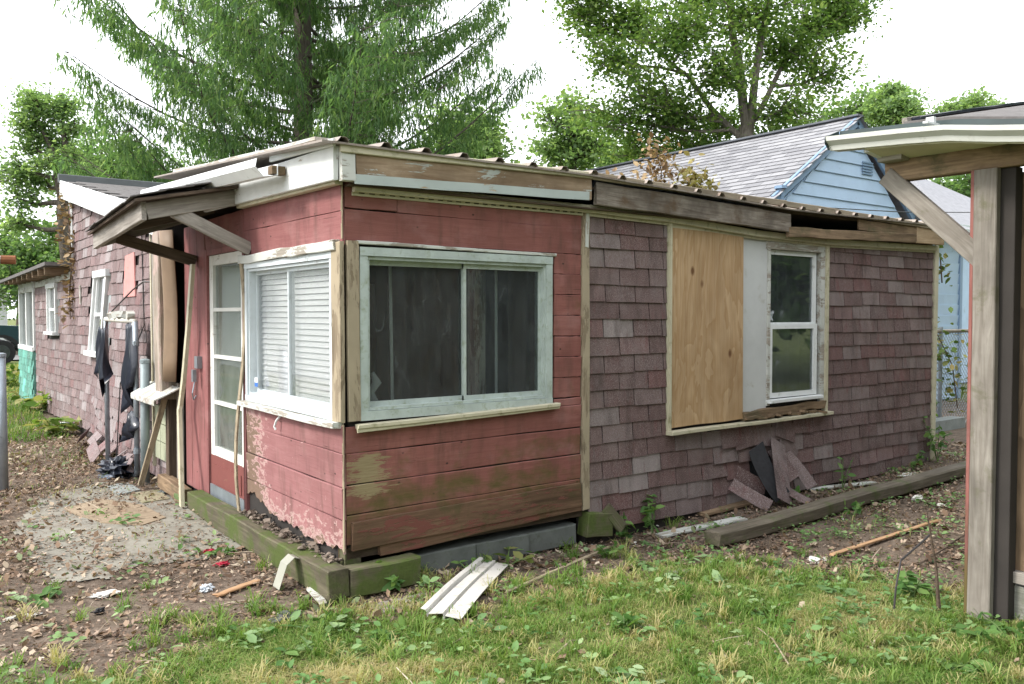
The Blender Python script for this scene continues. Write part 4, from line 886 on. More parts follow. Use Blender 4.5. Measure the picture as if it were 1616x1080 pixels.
def lump(name, loc, rx, ry, rz, mat, label, cat, rough=.35, seedv=0, nu=34, nv=18):
    r_ = random.Random(seedv); mb = MB(); K = [(Vector((r_.gauss(0, 1), r_.gauss(0, 1), r_.gauss(0, 1))).normalized(), r_.uniform(2, 9), r_.uniform(0, 6)) for _ in range(9)]; rows = []
    for i in range(nv + 1):
        v = math.pi * i / nv; rw = []
        for j in range(nu + 1):
            u = 2 * math.pi * (j % nu) / nu; d = Vector((math.sin(v) * math.cos(u), math.sin(v) * math.sin(u), math.cos(v)))
            k = 1 + rough * sum((1 - 2 * abs(math.sin(q.dot(d) * f + p_))) / (1 + f * .35) for q, f, p_ in K)
            rw.append(Vector(loc) + Vector((rx * k * d.x, ry * k * d.y, rz * (max(-.6, d.z * k) + .55))))
        rows.append(rw)
    mb.sheet(rows); return tag(mb.build(name, mat), label, cat)
p = GH(195, 752); lump('crumpled_plastic', (p.x - .05, p.y + .1, 0), .16, .32, .13, M_BLACKP, 'crumpled shiny black plastic at the foot of the gate frame', 'plastic', .3, 2)
p = GH(182, 750); lump('plastic_scrap', (p.x - .1, p.y - .1, -.01), .12, .16, .03, plain('grey_plastic', (.16, .19, .24), .35, .3, 8), 'grey-blue plastic scrap lying in front of the gate frame', 'plastic', .5, 4)
mb = MB(); mb.tube([gb + U * 1.36 + Vector((-.02, .1, 0)), gb + U * 1.62 + Vector((0, -.2, 0)), Vector((-.1, 4.7, 1.86)), Vector((-.08, 4.35, 1.93)), Vector((-.05, 4.1, 1.92))], .008, 6); tag(mb.build('bent_wire', plain('dark_wire', (.05, .045, .04), .6, .2)), 'dark wire arching from the gate frame to the wall', 'wire')
mb = MB(); mb.tube([Vector((-.25, 4.85, .05)), Vector((-.2, 4.85, .9)), Vector((-.03, 4.55, 1.5)), Vector((-.02, 4.65, 2.6))], .006, 5); tag(mb.build('hanging_cable', plain('black_cable', (.02, .02, .02), .6, .2)), 'thin black cable hanging down behind the gate frame', 'cable')
mb = MB(); q0, q1 = GH(100, 676), GH(162, 660); mb.tube([q0 + U * .06, (q0 + q1) / 2 + U * .11, q1 + U * .15], .05, 10); tag(mb.build('plastic_pipe', M_WHITE, smooth=True), 'white plastic pipe lying against the slipped shingles', 'pipe')

# ------------------------------------------------------------------ open-eaved outbuilding on the right
CP = thing('outbuilding', (3.4, -4.5, 0), 'timber outbuilding cut off by the right edge, with post, brace and sagging gutter', 'outbuilding')
M_POST = wood('grey_post', (.145, .125, .105), (.31, .285, .25), grain=12, moss=.2, mossc=(.12, .12, .06), stain=.55)
board('post', Vector((2.495, -2.415, -.05)), Vector((2.495, -2.415, 2.36)), .115, .05, M_POST, CP, (-1, 0, 0), .005, 6, .002)
board('red_batten', Vector((2.53, -2.346, .0)), Vector((2.53, -2.346, 2.36)), .10, .02, M_RED, CP, (0, 1, 0))
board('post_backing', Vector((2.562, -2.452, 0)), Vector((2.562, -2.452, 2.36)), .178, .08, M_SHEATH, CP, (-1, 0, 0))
board('beam', Vector((2.53, -1.86, 2.42)), Vector((2.53, -7.2, 2.41)), .12, .09, M_ROT, CP, (-1, 0, 0), .006, 6, .004)
board('brace', Vector((2.50, -2.43, 1.86)), Vector((2.50, -1.86, 2.40)), .105, .045, M_POST, CP, (-1, 0, 0), .004)
board('beam_block', Vector((2.45, -1.86, 2.49)), Vector((2.45, -2.0, 2.49)), .05, .10, M_GREYW, CP, (-1, 0, 0))
M_PLYD = ply_mat('weathered_plywood', (.085, .055, .032), (.17, .115, .07), (.04, .025, .014), .8)
for i in range(4): mb = MB(); mb.box((2.605, -2.50 - (i + 1) * 1.19, .27), (2.62, -2.50 - i * 1.19 - .006, 2.34)); mb.build('plywood_panel', M_PLYD, CP)
board('base_rail', Vector((2.60, -2.50, .235)), Vector((2.60, -7.2, .235)), .06, .05, M_GREYW, CP, (-1, 0, 0)); board('base_board', Vector((2.62, -2.50, .09)), Vector((2.62, -7.2, .09)), .2, .05, wood('greenish_base', (.12, .12, .10), (.28, .28, .24), moss=.3), CP, (-1, 0, 0))
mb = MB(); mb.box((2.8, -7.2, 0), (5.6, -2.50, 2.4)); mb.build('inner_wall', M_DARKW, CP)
zg = lambda y: float(np.interp(y, [-7.2, -2.75, -2.3, -1.68], [2.40, 2.445, 2.53, 2.575]))
ys = np.linspace(-1.68, -7.2, 26)
prof = [(.135, .115), (.135, -.035), (.045, -.038), (.035, -.012), (.004, .012), (.0, .036), (.014, .036), (.014, .028)]
mb = MB(); mb.sheet([[Vector((2.17 + a, y, zg(y) + h)) for a, h in prof[1:]] for y in ys], .004, (1, 0, .3)); gt = mb.build('gutter', plain('cream_gutter', (.55, .56, .52), .4, .15, 3, dirt=.2, dirtc=(.25, .25, .2)), CP)
mb = MB(); mb.sheet([[Vector((2.305, y, zg(y) - .03)), Vector((2.31, y, zg(y) + .085))] for y in ys], .01, (1, 0, 0)); mb.build('gutter_back', plain('dark_green_metal', (.035, .055, .055), .4, .3, 5), gt)
mb = MB(); mb.poly([Vector((2.17, -1.676, zg(-1.68) + .035)), Vector((2.165, -1.676, zg(-1.68))), Vector((2.20, -1.676, zg(-1.68) - .035)), Vector((2.305, -1.676, zg(-1.68) - .03)), Vector((2.305, -1.676, zg(-1.68) + .085))], (0, -.004, 0)); mb.build('end_cap', plain('dark_green_metal', (.035, .055, .055), .4, .3, 5), gt)
mb = MB(); mb.box((2.175, -2.26, 2.585), (2.30, -2.235, 2.595)); mb.box((2.235, -2.26, 2.595), (2.26, -2.22, 2.625)); mb.build('hanger', M_WHITE, gt)
mb = MB(); mb.sheet([[Vector((2.24, y, zg(y) - .0365)), Vector((2.53, y, 2.48))] for y in [-1.88] + list(ys[2:])], .008, (0, 0, -1)); mb.build('soffit_panel', plain('cream_soffit', (.60, .57, .42), .6, .2, 6), CP)
board('soffit_trim', Vector((2.27, -1.87, 2.515)), Vector((2.52, -1.87, 2.48)), .02, .03, M_WHITE, CP, (0, 1, 0))
mb = MB(); mb.sheet([[Vector((x, y, zg(y) + .10 + (x - 2.33) * .21)) for x in (2.33, 3.5, 5.8)] for y in (-2.05, -2.3, -2.75, -4, -7.3)], .04, (0, 0, -1)); cr = mb.build('roof', M_ROOFSH, CP)
board('edge_shingles', Vector((2.40, -2.06, 2.672)), Vector((5.8, -2.06, 3.39)), .10, .018, M_BLACKP, cr, (0, 0, 1), .003, 20, .004)
board('roof_edge', Vector((2.36, -2.04, 2.635)), Vector((5.8, -2.04, 3.35)), .08, .03, M_GREYW, cr, (0, 1, 0))

# ------------------------------------------------------------------ blue house behind
BH = thing('blue_house', (10, 6, 0), 'light blue lap-sided gabled house with grey shingle roof behind the addition', 'house')
M_BLUE = plain('blue_siding', (.42, .56, .73), .55, .14, 2.5, dirt=.06); M_BLUET = plain('blue_trim', (.20, .30, .43), .55, .15, 3)
M_BSH = plain('pale_grey_shingle', (.30, .30, .32), .95, .25, 9, bump=.5)
EX0, EX1, AX, AZ, EZ, BY = 8.10, 11.95, 10.2, 4.62, 3.25, 3.05
mb = MB(); mb.box((8.3, BY + .05, 0), (11.75, 10, 3.2)); mb.box((11.75, BY + .45, 0), (14.6, 9, 3.15)); mb.poly([Vector((8.3, BY + .05, 3.2)), Vector((11.75, BY + .05, 3.2)), Vector((AX, BY + .05, AZ - .1))], (0, 6.9, 0)); bwl = mb.build('wall', M_BLUE, BH)
z = .2; i = 0
def gabx(z): 
    if z < 3.15: return 8.28, 11.77
    t = (z - 3.15) / (AZ - 3.2); return 8.28 + (AX - 8.28) * t, 11.77 - (11.77 - AX) * t
while z < AZ - .2:
    a0, a1 = gabx(z + .02); b0, b1 = gabx(z + .2)
    mb = MB(); y0 = BY + .045
    mb.v = [(a0, y0 - .028, z), (a1, y0 - .028, z), (b1, y0 - .004, z + .205), (b0, y0 - .004, z + .205), (a0, y0, z), (a1, y0, z), (b1, y0 + .002, z + .205), (b0, y0 + .002, z + .205)]
    mb.f = [(0, 1, 2, 3), (7, 6, 5, 4), (0, 4, 5, 1), (1, 5, 6, 2), (2, 6, 7, 3), (3, 7, 4, 0)]; mb.build('siding_board', M_BLUE, bwl); z += .2
z = .2
while z < 3.1:
    board('siding_board', (11.78, BY + .43, z + .1), (14.55, BY + .43, z + .1), .205, .012, M_BLUE, bwl, (0, -1, -.11)); z += .2
board('corner_board', (14.58, BY + .42, 0), (14.58, BY + .42, 3.1), .1, .05, M_BLUET, BH); board('corner_board', (11.80, BY + .40, 0), (11.80, BY + .40, 3.1), .09, .05, M_BLUET, BH)
board('rake_board', (EX0, BY - .04, EZ), (AX, BY - .04, AZ + .03), .13, .05, M_BLUET, BH); board('rake_board', (AX, BY - .04, AZ + .03), (EX1, BY - .04, EZ), .13, .05, M_BLUET, BH)
mb = MB()
for k in range(5): mb.box((10.45, BY - .0, 3.86 + k * .045), (10.75, BY + .012, 3.885 + k * .045))
mb.build('vent', M_BLUET, BH)
for sx, ex in ((EX0 - .12, 0), (EX1 + .12, 1)):
    mb = MB(); mb.quad((sx, BY - .12, EZ - .03), (AX, BY - .12, AZ + .09), (AX, 10.2, AZ + .09), (sx, 10.2, EZ - .03)); ro = mb.build('roof', M_BSH, BH)
    if ex: continue
    d = Vector((AX - sx, 0, AZ + .12 - EZ)); L_ = d.length; d.normalize(); nrm = Vector((-d.z, 0, d.x)); rj = []; cnt = 0
    rows_ = int(L_ / .14); big = MB()
    for r_ in range(rows_):
        y = BY - .12 + (.15 if r_ % 2 else 0)
        while y < 10:
            p = Vector((sx, y, EZ - .03)) + d * (r_ * .14); tgt = big
            if cnt < 290 and y < 7.2 and r_ > rows_ * .35: tgt = MB(); cnt += 1
            wv = .29; q = [p + nrm * .018, p + Vector((0, wv, 0)) + nrm * .018, p + Vector((0, wv, 0)) + d * .15 + nrm * .006, p + d * .15 + nrm * .006]
            tgt.poly(q, nrm * -.006)
            if tgt is not big: tgt.build('roof_shingle', MATS.setdefault('bsh_i', roof_grey('roof_grey_shingle')), ro)
            y += .298
    tag(big.build('far_roof_shingles', MATS.setdefault('bsh_j', roof_grey('roof_grey_shingle_far', True)), ro), kind='stuff')
board('ridge_cap', (AX, BY - .1, AZ + .115), (AX, 10.2, AZ + .115), .16, .03, plain('ridge_dark', (.12, .13, .15), .8, .2), BH, (0, 0, 1))
hp = FWp(1480, 277, 6.2); mb = MB(); e = [Vector((11.9, BY + .2, 3.2)), Vector((15.4, BY + .2, 3.2)), Vector((15.4, 9.3, 3.2)), Vector((11.9, 9.3, 3.2))]; ap = [Vector((13.0, 6.2, 4.35)), Vector((14.2, 6.2, 4.35))]
mb.f = []; mb.quad(e[0], e[1], ap[1], ap[0]); mb.quad(e[1], e[2], ap[1]); mb.quad(e[2], e[3], ap[0], ap[1]); mb.quad(e[3], e[0], ap[0]); mb.build('wing_roof', M_BSH, BH)
board('wing_gutter', (11.9, BY + .16, 3.17), (15.4, BY + .16, 3.17), .10, .08, plain('pale_gutter', (.5, .55, .55), .5, .15), BH)
GH2 = thing('grey_roofed_house', (20, 7.5, 0), 'pale house with low grey hip roof showing beyond the blue gable', 'house')
mb = MB(); mb.box((17.3, 5.2, 0), (23, 10.2, 3.7)); mb.build('wall', M_BLUE, GH2)
mb = MB(); e = [Vector((16.9, 4.8, 3.6)), Vector((23.4, 4.8, 3.6)), Vector((23.4, 10.6, 3.6)), Vector((16.9, 10.6, 3.6))]; ap = [Vector((19.8, 7.2, 5.25)), Vector((20.6, 7.2, 5.25))]
mb.quad(e[0], e[1], ap[1], ap[0]); mb.quad(e[1], e[2], ap[1]); mb.quad(e[2], e[3], ap[0], ap[1]); mb.quad(e[3], e[0], ap[0]); mb.build('roof', M_BSH, GH2)
board('gutter', (16.9, 4.78, 3.58), (23.4, 4.78, 3.58), .12, .1, plain('pale_gutter', (.5, .55, .55), .5, .15), GH2); board('gutter', (16.88, 4.8, 3.58), (16.88, 10.6, 3.58), .12, .1, plain('pale_gutter', (.5, .55, .55), .5, .15), GH2, (-1, 0, 0))
vp = AT(1227, 318, 13.6); mb = MB(); vb = Vector((8.0, 2.35, 0)); 
mb.tube([(8.25, 3.0, 2.9), (8.25, 3.0, 3.42)], .05, 8); mb.tube([(8.25, 3.0, 3.42), (8.25, 3.0, 3.46)], .09, 8); mb.build('vent_pipe', M_BLUET, BH)
for k, (a, b) in enumerate([((1120, 318), (1616, 336)), ((1210, 360), (1460, 372))]):
    mb = MB(); A_, B_ = FWp(*a, 2.6), FWp(*b, 2.9); mb.tube([A_, (A_ + B_) / 2 - U * .06, B_], .008, 5); tag(mb.build('overhead_wire', plain('wire_black', (.03, .03, .03), .6, .2)), ['upper black wire strung across the blue gable', 'lower black wire strung across the blue gable'][k], 'wire')

# chain-link fence
CF = thing('chain_link_fence', (9, 1.3, 0), 'rusty chain-link fence between the addition and the blue house', 'fence')
fy = 1.35; x0, x1, fz = 7.2, 11.8, 1.38
mb = MB(); mb.tube([(x0, fy, fz), (x1, fy, fz)], .025, 8); mb.build('top_rail', plain('rusty_rail', (.22, .19, .15), .7, .3, 15), CF)
for x in (x0, 9.6, x1): mb = MB(); mb.tube([(x, fy, 0), (x, fy, fz + .06)], .03, 8); mb.build('post', M_GALV, CF)
mb = MB(); s = .075
for k in range(int((x1 - x0 + fz) / s)):
    for sg in (1, -1):
        xa = x0 + k * s - (fz if sg > 0 else 0); pa, pb = (xa, .02), (xa + fz, fz - .0)
        if sg < 0: pa, pb = (xa + 0, fz), (xa + fz, .02)
        a_, b_ = Vector((pa[0], fy + .004 * sg, pa[1])), Vector((pb[0], fy + .004 * sg, pb[1]))
        if max(a_.x, b_.x) < x0 or min(a_.x, b_.x) > x1: continue
        def cl(p, q, xx): t = (xx - p.x) / (q.x - p.x); return p.lerp(q, t)
        if a_.x < x0: a_ = cl(a_, b_, x0)
        if b_.x > x1: b_ = cl(a_, b_, x1)
        mb.tube([a_, b_], .0035, 4, False)
tag(mb.build('wire_mesh', M_GALV, CF), kind='stuff')
mb = MB(); mb.box((7.9, 1.0, -.02), (9.6, 1.2, .22)); tag(mb.build('concrete_kerb', M_CONC), 'low brown concrete kerb at the foot of the chain-link fence', 'kerb')

# ------------------------------------------------------------------ far left: white garage, white neighbour house, pickup
def siding_house(name, x0, x1, y0, y1, zw, zr, label, colr, roofc, face, ridge='X'):
    t = thing(name, ((x0 + x1) / 2, (y0 + y1) / 2, 0), label, 'house'); m = plain(name + '_paint', colr, .6, .1, 2); rm = plain(name + '_roof', roofc, .9, .3, 5)
    mb = MB(); mb.box((x0, y0, 0), (x1, y1, zw)); ym = (y0 + y1) / 2; xm = (x0 + x1) / 2
    if ridge == 'X': mb.poly([Vector((x0, y0, zw)), Vector((x0, ym, zr)), Vector((x0, y1, zw))], (x1 - x0, 0, 0))
    else: mb.poly([Vector((x0, y0, zw)), Vector((x1, y0, zw)), Vector((xm, y0, zr))], (0, y1 - y0, 0))
    w = mb.build('wall', m, t); z = .15
    while z < zw - .1:
        if 'y' in face: board('siding_board', (x0, y0 - .012, z), (x1, y0 - .012, z), .2, .012, m, w, (0, -1, -.12))
        if 'x' in face: board('siding_board', (x1 + .012, y0, z), (x1 + .012, y1, z), .2, .012, m, w, (1, 0, -.12))
        z += .19
    o = .3
    for s in (0, 1):
        mb = MB()
        if ridge == 'X':
            ye = y0 - o if s == 0 else y1 + o; ze_ = zw - o * (zr - zw) / (ym - y0); mb.poly([Vector((x0 - o, ye, ze_)), Vector((x1 + o, ye, ze_)), Vector((x1 + o, ym, zr)), Vector((x0 - o, ym, zr))], (0, 0, .12))
        else:
            xe = x0 - o if s == 0 else x1 + o; ze_ = zw - o * (zr - zw) / (xm - x0); mb.poly([Vector((xe, y0 - o, ze_)), Vector((xe, y1 + o, ze_)), Vector((xm, y1 + o, zr)), Vector((xm, y0 - o, zr))], (0, 0, .12))
        mb.build('roof', rm, t)
    return t, w
gt_, _ = siding_house('garage', -3.2, 2.0, 36.9, 42, 2.7, 3.9, 'small white garage behind the parked pickup', (.80, .81, .80), (.22, .22, .23), 'y')
nh, nw = siding_house('neighbour_house', -14, -6.6, 8.5, 24, 3.3, 5.6, 'white lap-sided neighbour house mirrored in the side window', (.76, .79, .80), (.2, .2, .21), 'x', 'Y')
for y in (): board('window', (-7.97, y - .5, 1.7), (-7.97, y + .5, 1.7), 1.3, .05, plain('dark_window', (.06, .07, .08), .15, .2), nh, (1, 0, 0))

TK = thing('pickup_truck', (-1.2, 28.3, 0), 'dark teal pickup truck parked on the road at the left edge', 'truck')
tx = AT(40, 540, 27.9).x; ty = 27.3; wd = 1.9
M_TEAL = plain('teal_paint', (.022, .05, .062), .25, .12, 2, spec=.6); M_TYRE = plain('tyre_rubber', (.02, .02, .022), .8, .2, 8); M_RIM = plain('dark_rim', (.10, .11, .12), .35, .2, 6, metal=.7)
def arch(cx, r, n=9): return [(cx + r * math.cos(math.pi * i / n), .42 + r * math.sin(math.pi * i / n)) for i in range(n + 1)]
c1, c2 = tx - .70, tx - 4.6
prof = [(tx, .5), (tx, 1.18), (tx - .08, 1.25), (tx - 1.75, 1.30), (tx - 2.15, 1.85), (tx - 3.6, 1.88), (tx - 3.95, 1.25), (tx - 5.6, 1.22), (tx - 5.65, .5)] + [(c2 - .46, .42)] + arch(c2, .46)[::-1][1:] + [(c1 - .46, .42)] + arch(c1, .46)[::-1][1:]
mb = MB(); mb.poly([Vector((x, ty, z)) for x, z in prof], (0, wd, 0)); mb.build('body', M_TEAL, TK)
for cx in (c1, c2):
    for yy in (ty - .02, ty + wd - .22):
        mb = MB(); mb.tube([(cx, yy, .40), (cx, yy + .03, .40), (cx, yy + .21, .40), (cx, yy + .24, .40)], [.37, .40, .40, .37], 28); wl = mb.build('wheel', M_TYRE, TK)
        mb = MB(); mb.tube([(cx, yy - .004, .40), (cx, yy + .02, .40)], .24, 20)
        for k in range(6): a = k * math.pi / 3; mb.box((-.03, -.02, .03), (.03, 0, .22), Matrix.Translation((cx, yy - .01, .40)) @ Matrix.Rotation(a, 4, 'Y'))
        mb.build('rim', M_RIM, wl)
    mb = MB(); ra = arch(cx, .47); rb = arch(cx, .56); mb.sheet([[Vector((a[0], ty - .012, a[1])), Vector((b[0], ty - .012, b[1]))] for a, b in zip(ra, rb)], .03, (0, 1, 0)); mb.build('fender_flare', M_TYRE, TK)
mb = MB(); mb.box((tx - .01, ty + .05, .45), (tx + .16, ty + wd - .05, .68)); mb.build('bumper', M_TYRE, TK)
mb = MB(); mb.poly([Vector((x, ty - .006, z)) for x, z in ((tx - 1.95, 1.34), (tx - 2.22, 1.78), (tx - 3.5, 1.8), (tx - 3.75, 1.34))], (0, .01, 0)); mb.build('side_window', plain('tinted_glass', (.02, .025, .03), .08, .2, spec=.6), TK)
mb = MB(); mb.box((tx - .05, ty - .008, .95), (tx + .015, ty + .12, 1.15)); mb.build('lamp', plain('red_lamp', (.4, .03, .02), .2, .1), TK)

# ------------------------------------------------------------------ trees
def tube_np(segs, n=6):
    V = []; Fq = []; a = np.arange(n) * 2 * np.pi / n; k = 0
    P0 = np.array([s[0] for s in segs], float); P1 = np.array([s[1] for s in segs], float); r0 = np.array([s[2] for s in segs]); r1 = np.array([s[3] for s in segs])
    D = P1 - P0; D /= np.linalg.norm(D, axis=1, keepdims=True) + 1e-9; ref = np.where(np.abs(D[:, 2:3]) < .9, np.array([[0, 0, 1.]]), np.array([[1., 0, 0]]))
    Uv = np.cross(D, ref); Uv /= np.linalg.norm(Uv, axis=1, keepdims=True); Wv = np.cross(Uv, D)
    ring = Uv[:, None] * np.cos(a)[None, :, None] + Wv[:, None] * np.sin(a)[None, :, None]
    V = np.concatenate([P0[:, None] + ring * r0[:, None, None], P1[:, None] + ring * r1[:, None, None]], 1).reshape(-1, 3)
    b = (np.arange(len(segs)) * 2 * n)[:, None]; j = np.arange(n)[None]; j2 = (j + 1) % n
    Fq = np.stack([b + j, b + j2, b + n + j2, b + n + j], -1).reshape(-1, 4)
    return V, Fq
def limb(p, q, r0, r1, k=6, wob=.12, up=0.0):
    p = np.array(p, float); q = np.array(q, float); L = np.linalg.norm(q - p); t = np.linspace(0, 1, k + 1)[:, None]
    pts = p + (q - p) * t + np.sin(t * np.pi) * (rng.normal(0, wob * L * .35, 3) + np.array([0, 0, up * L])) + np.sin(t * 2 * np.pi) * rng.normal(0, wob * L * .12, 3)
    rr = r0 + (r1 - r0) * t[:, 0]; return [(pts[i], pts[i + 1], rr[i], rr[i + 1]) for i in range(k)], pts
def broadleaf(name, base, forks, lobes, label, leafm, barkm, nleaf=26000, leaf=.13, trunk_r=.3, density=1.0, group=None):
    """base: foot; forks: list of trunk polylines; lobes: (centre, radius, flatten)"""
    t = thing(name, base, label, 'tree', group); segs = []; nodes = []
    for pl, r0, r1 in forks:
        rr = np.linspace(r0, r1, len(pl))
        for i in range(len(pl) - 1):
            s, pts = limb(pl[i], pl[i + 1], rr[i], rr[i + 1], 4, .06); segs += s; nodes += [(x, rr[i]) for x in pts]
    NP = np.array([n[0] for n in nodes]); tw = []; tot = sum(l[1] ** 2 for l in lobes); Pl = []; Tn = []
    for c, rad, fl in lobes:
        c = np.array(c, float); dd = np.linalg.norm(NP - c, axis=1) + 2.0 * np.maximum(0, NP[:, 2] - c[2] + .3 * rad); j = int(np.argmin(dd)); s, pts = limb(NP[j], c, min(.10, nodes[j][1] * .6), .025, 6, .14, -.06); segs += s
        nsub = max(8, int(15 * rad)); per = int(nleaf * rad ** 2 / tot / nsub)
        for k in range(nsub):
            d = rng.normal(0, 1, 3); d /= np.linalg.norm(d); d[2] *= fl; e = c + d * rad * rng.uniform(.5, 1.3); st = pts[rng.integers(3, 7)]
            s2, p2 = limb(st, e, .025, .008, 4, .2); segs += s2
            m = max(4, int(per * rng.uniform(.5, 1.5))); f = rng.random(m) ** .7; ix = np.minimum((f * 4).astype(int), 3)
            base_p = p2[ix] + (p2[ix + 1] - p2[ix]) * (f * 4 - ix)[:, None]
            Pl.append(base_p + rng.normal(0, rad * .30, (m, 3)) * np.array([1, 1, .75])); Tn.append(np.clip(rng.normal(.5, .2, m) + rng.normal(0, .14), 0, 1))
    P = np.concatenate(Pl); T = np.concatenate(Tn); n = len(P)
    V, Fq = tube_np(segs, 7); mobj('trunk', mesh_np('trunk', V, Fq, None, True), barkm, t)
    mobj('crown', scatter_mesh('crown', *LEAF, P, rotmats(n, 1.0), rng.uniform(.5, 1.35, n) * leaf, T), leafm, t); return t
BARK = bark_mat('grey_bark'); BARKD = bark_mat('dark_bark', (.05, .042, .035), (.14, .12, .10))
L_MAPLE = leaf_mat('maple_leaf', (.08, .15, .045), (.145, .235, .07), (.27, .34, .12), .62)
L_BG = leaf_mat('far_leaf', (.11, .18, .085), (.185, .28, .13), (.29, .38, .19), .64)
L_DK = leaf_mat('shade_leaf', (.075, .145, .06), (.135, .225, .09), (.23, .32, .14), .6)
def A3(px, py, t): return np.array(AT(px, py, t))
# big broadleaf behind the blue house (depth about 24 m)
D = 24.; b0 = A3(1178, 560, D); b0[2] = 0
f1 = [b0, A3(1180, 330, D), A3(1178, 200, D)]; f2 = [A3(1178, 200, D), A3(1165, 90, D), A3(1150, -40, D), A3(1130, -190, D)]; f3 = [A3(1182, 210, D), A3(1195, 100, D - .4), A3(1215, -30, D - .5), A3(1250, -170, D)]
f4 = [A3(1180, 225, D), A3(1130, 180, D + .3), A3(1085, 120, D + .5), A3(1010, 60, D + .8)]; f5 = [A3(1190, 190, D), A3(1245, 90, D + .5), A3(1300, 10, D + 1)]
lob = []
for px, py, r_, dz in [(925, 20, .95, .5), (960, 90, 1.0, 0), (1000, 30, 1.2, .8), (1010, 150, 1.0, -.8), (960, 190, 1.1, 0), (990, 235, 1.0, .6), (1070, 60, 1.2, -.8), (1060, 180, 1.2, .5), (1090, 230, .9, 1), (1120, -20, 1.4, .6), (1130, 110, 1.1, -1.2), (1190, 10, 1.3, -1), (1230, 80, 1.2, .6), (1250, 170, 1.0, -.6), (1290, 30, 1.2, .3), (1310, 110, .9, 0), (1340, -20, 1.0, .4), (1270, 225, .9, .8), (1350, 20, .6, 0), (900, -40, 1.0, 0), (1240, -110, 1.6, 0), (1050, -110, 1.6, 0), (1150, -200, 1.8, 0), (1340, -120, 1.1, 0), (1140, 190, .8, 1.5), (1230, 225, .8, 1.2)]:
    lob.append((A3(px, py, D + dz), r_, .75))
broadleaf('broadleaf_tree', b0, [(f1, .27, .22), (f2, .15, .05), (f3, .13, .045), (f4, .10, .04), (f5, .09, .03)], lob, 'tall broadleaf tree with forked grey trunk behind the blue house', L_MAPLE, BARK, 62000, .14)
# thin tree left of the main house
D = 26.; b0 = A3(108, 560, D); b0[2] = 0
f1 = [b0, A3(104, 400, D), A3(98, 320, D)]; f2 = [A3(98, 320, D), A3(90, 270, D), A3(82, 235, D), A3(60, 190, D)]; f3 = [A3(98, 330, D), A3(106, 250, D), A3(98, 200, D), A3(96, 150, D)]
lob = [(A3(px, py, D + dz), r_, .7) for px, py, r_, dz in [(70, 165, .8, 0), (50, 160, .55, .4), (100, 170, .7, 0), (45, 195, .6, 0), (70, 215, .75, .5), (45, 235, .5, 0), (100, 225, .6, .5), (15, 265, .7, 0), (50, 280, .7, .4), (20, 310, .6, 0), (70, 255, .5, -.3), (118, 250, .5, 0), (30, 350, .6, 0), (120, 200, .5, 0), (128, 280, .6, .5)]]
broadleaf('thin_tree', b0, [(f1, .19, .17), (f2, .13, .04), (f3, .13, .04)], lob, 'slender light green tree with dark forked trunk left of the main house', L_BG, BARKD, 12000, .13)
D = 34.
for k, (bx, lobs, lab) in enumerate([
    (30, [(10, 380, 1.3), (35, 410, 1.3), (15, 440, 1.2), (60, 440, 1.2), (40, 470, 1.0), (0, 410, 1.2)], 'dense green tree at the far left edge above the garage'),
    (95, [(75, 400, 1.1), (100, 440, 1.1), (85, 470, .9), (115, 400, .9), (70, 430, 1.1), (95, 360, .7)], 'dark green tree just left of the main house corner'),
    (150, [(140, 240, 1.6), (170, 270, 1.5), (120, 300, 1.3), (200, 250, 1.4), (240, 270, 1.3), (150, 320, 1.2)], 'hazy green tree low behind the spruce on the left')]):
    b0 = A3(bx, 545, D); b0[2] = 0; zc = np.mean([A3(a, b, D)[2] for a, b, _ in lobs])
    broadleaf('yard_tree', b0, [([b0, b0 + np.array([.1, .1, zc * .6]), b0 + np.array([.2, 0, zc])], .2, .06)], [(A3(a, b, D + rng.uniform(-1, 1)), r_, .8) for a, b, r_ in lobs], lab, L_DK, BARKD, 7000, .2)
for k, (bx, D, lobs, lab, lm) in enumerate([
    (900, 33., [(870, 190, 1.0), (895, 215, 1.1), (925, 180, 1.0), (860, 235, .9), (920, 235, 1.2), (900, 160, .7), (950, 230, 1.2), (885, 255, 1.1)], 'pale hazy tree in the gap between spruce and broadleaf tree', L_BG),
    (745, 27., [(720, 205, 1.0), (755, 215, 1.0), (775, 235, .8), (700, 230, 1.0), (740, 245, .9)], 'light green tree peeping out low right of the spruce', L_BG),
    (1350, 40., [(1310, 185, 1.3), (1345, 175, 1.4), (1390, 170, 1.4), (1420, 160, 1.1), (1450, 185, 1.2), (1400, 195, 1.4), (1300, 205, 1.1)], 'far green tree above the blue gable', L_DK),
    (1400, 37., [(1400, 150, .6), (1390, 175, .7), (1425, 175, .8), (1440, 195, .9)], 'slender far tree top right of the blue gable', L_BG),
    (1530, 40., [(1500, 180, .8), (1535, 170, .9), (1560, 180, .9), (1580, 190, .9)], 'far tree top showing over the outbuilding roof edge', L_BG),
    (1560, 30., [(1460, 340, .9), (1500, 300, 1.0), (1540, 290, 1.0), (1580, 300, 1.0), (1600, 330, 1.0)], 'green tree behind the outbuilding post', L_DK),
    (1020, 36., [(985, 250, 1.0), (1010, 265, 1.0), (1040, 255, 1.0), (960, 262, .9)], 'low green tree behind the blue house ridge', L_DK)]):
    b0 = A3(bx, 520, D); b0[2] = 0; zc = np.mean([A3(a, b, D)[2] for a, b, _ in lobs])
    broadleaf('background_tree', b0, [([b0, b0 + np.array([.1, .1, zc * .6]), b0 + np.array([.2, 0, zc])], .2, .06)], [(A3(a, b, D + rng.uniform(-1, 1)), r_, .8) for a, b, r_ in lobs], lab, lm, BARKD, 6500, .2)

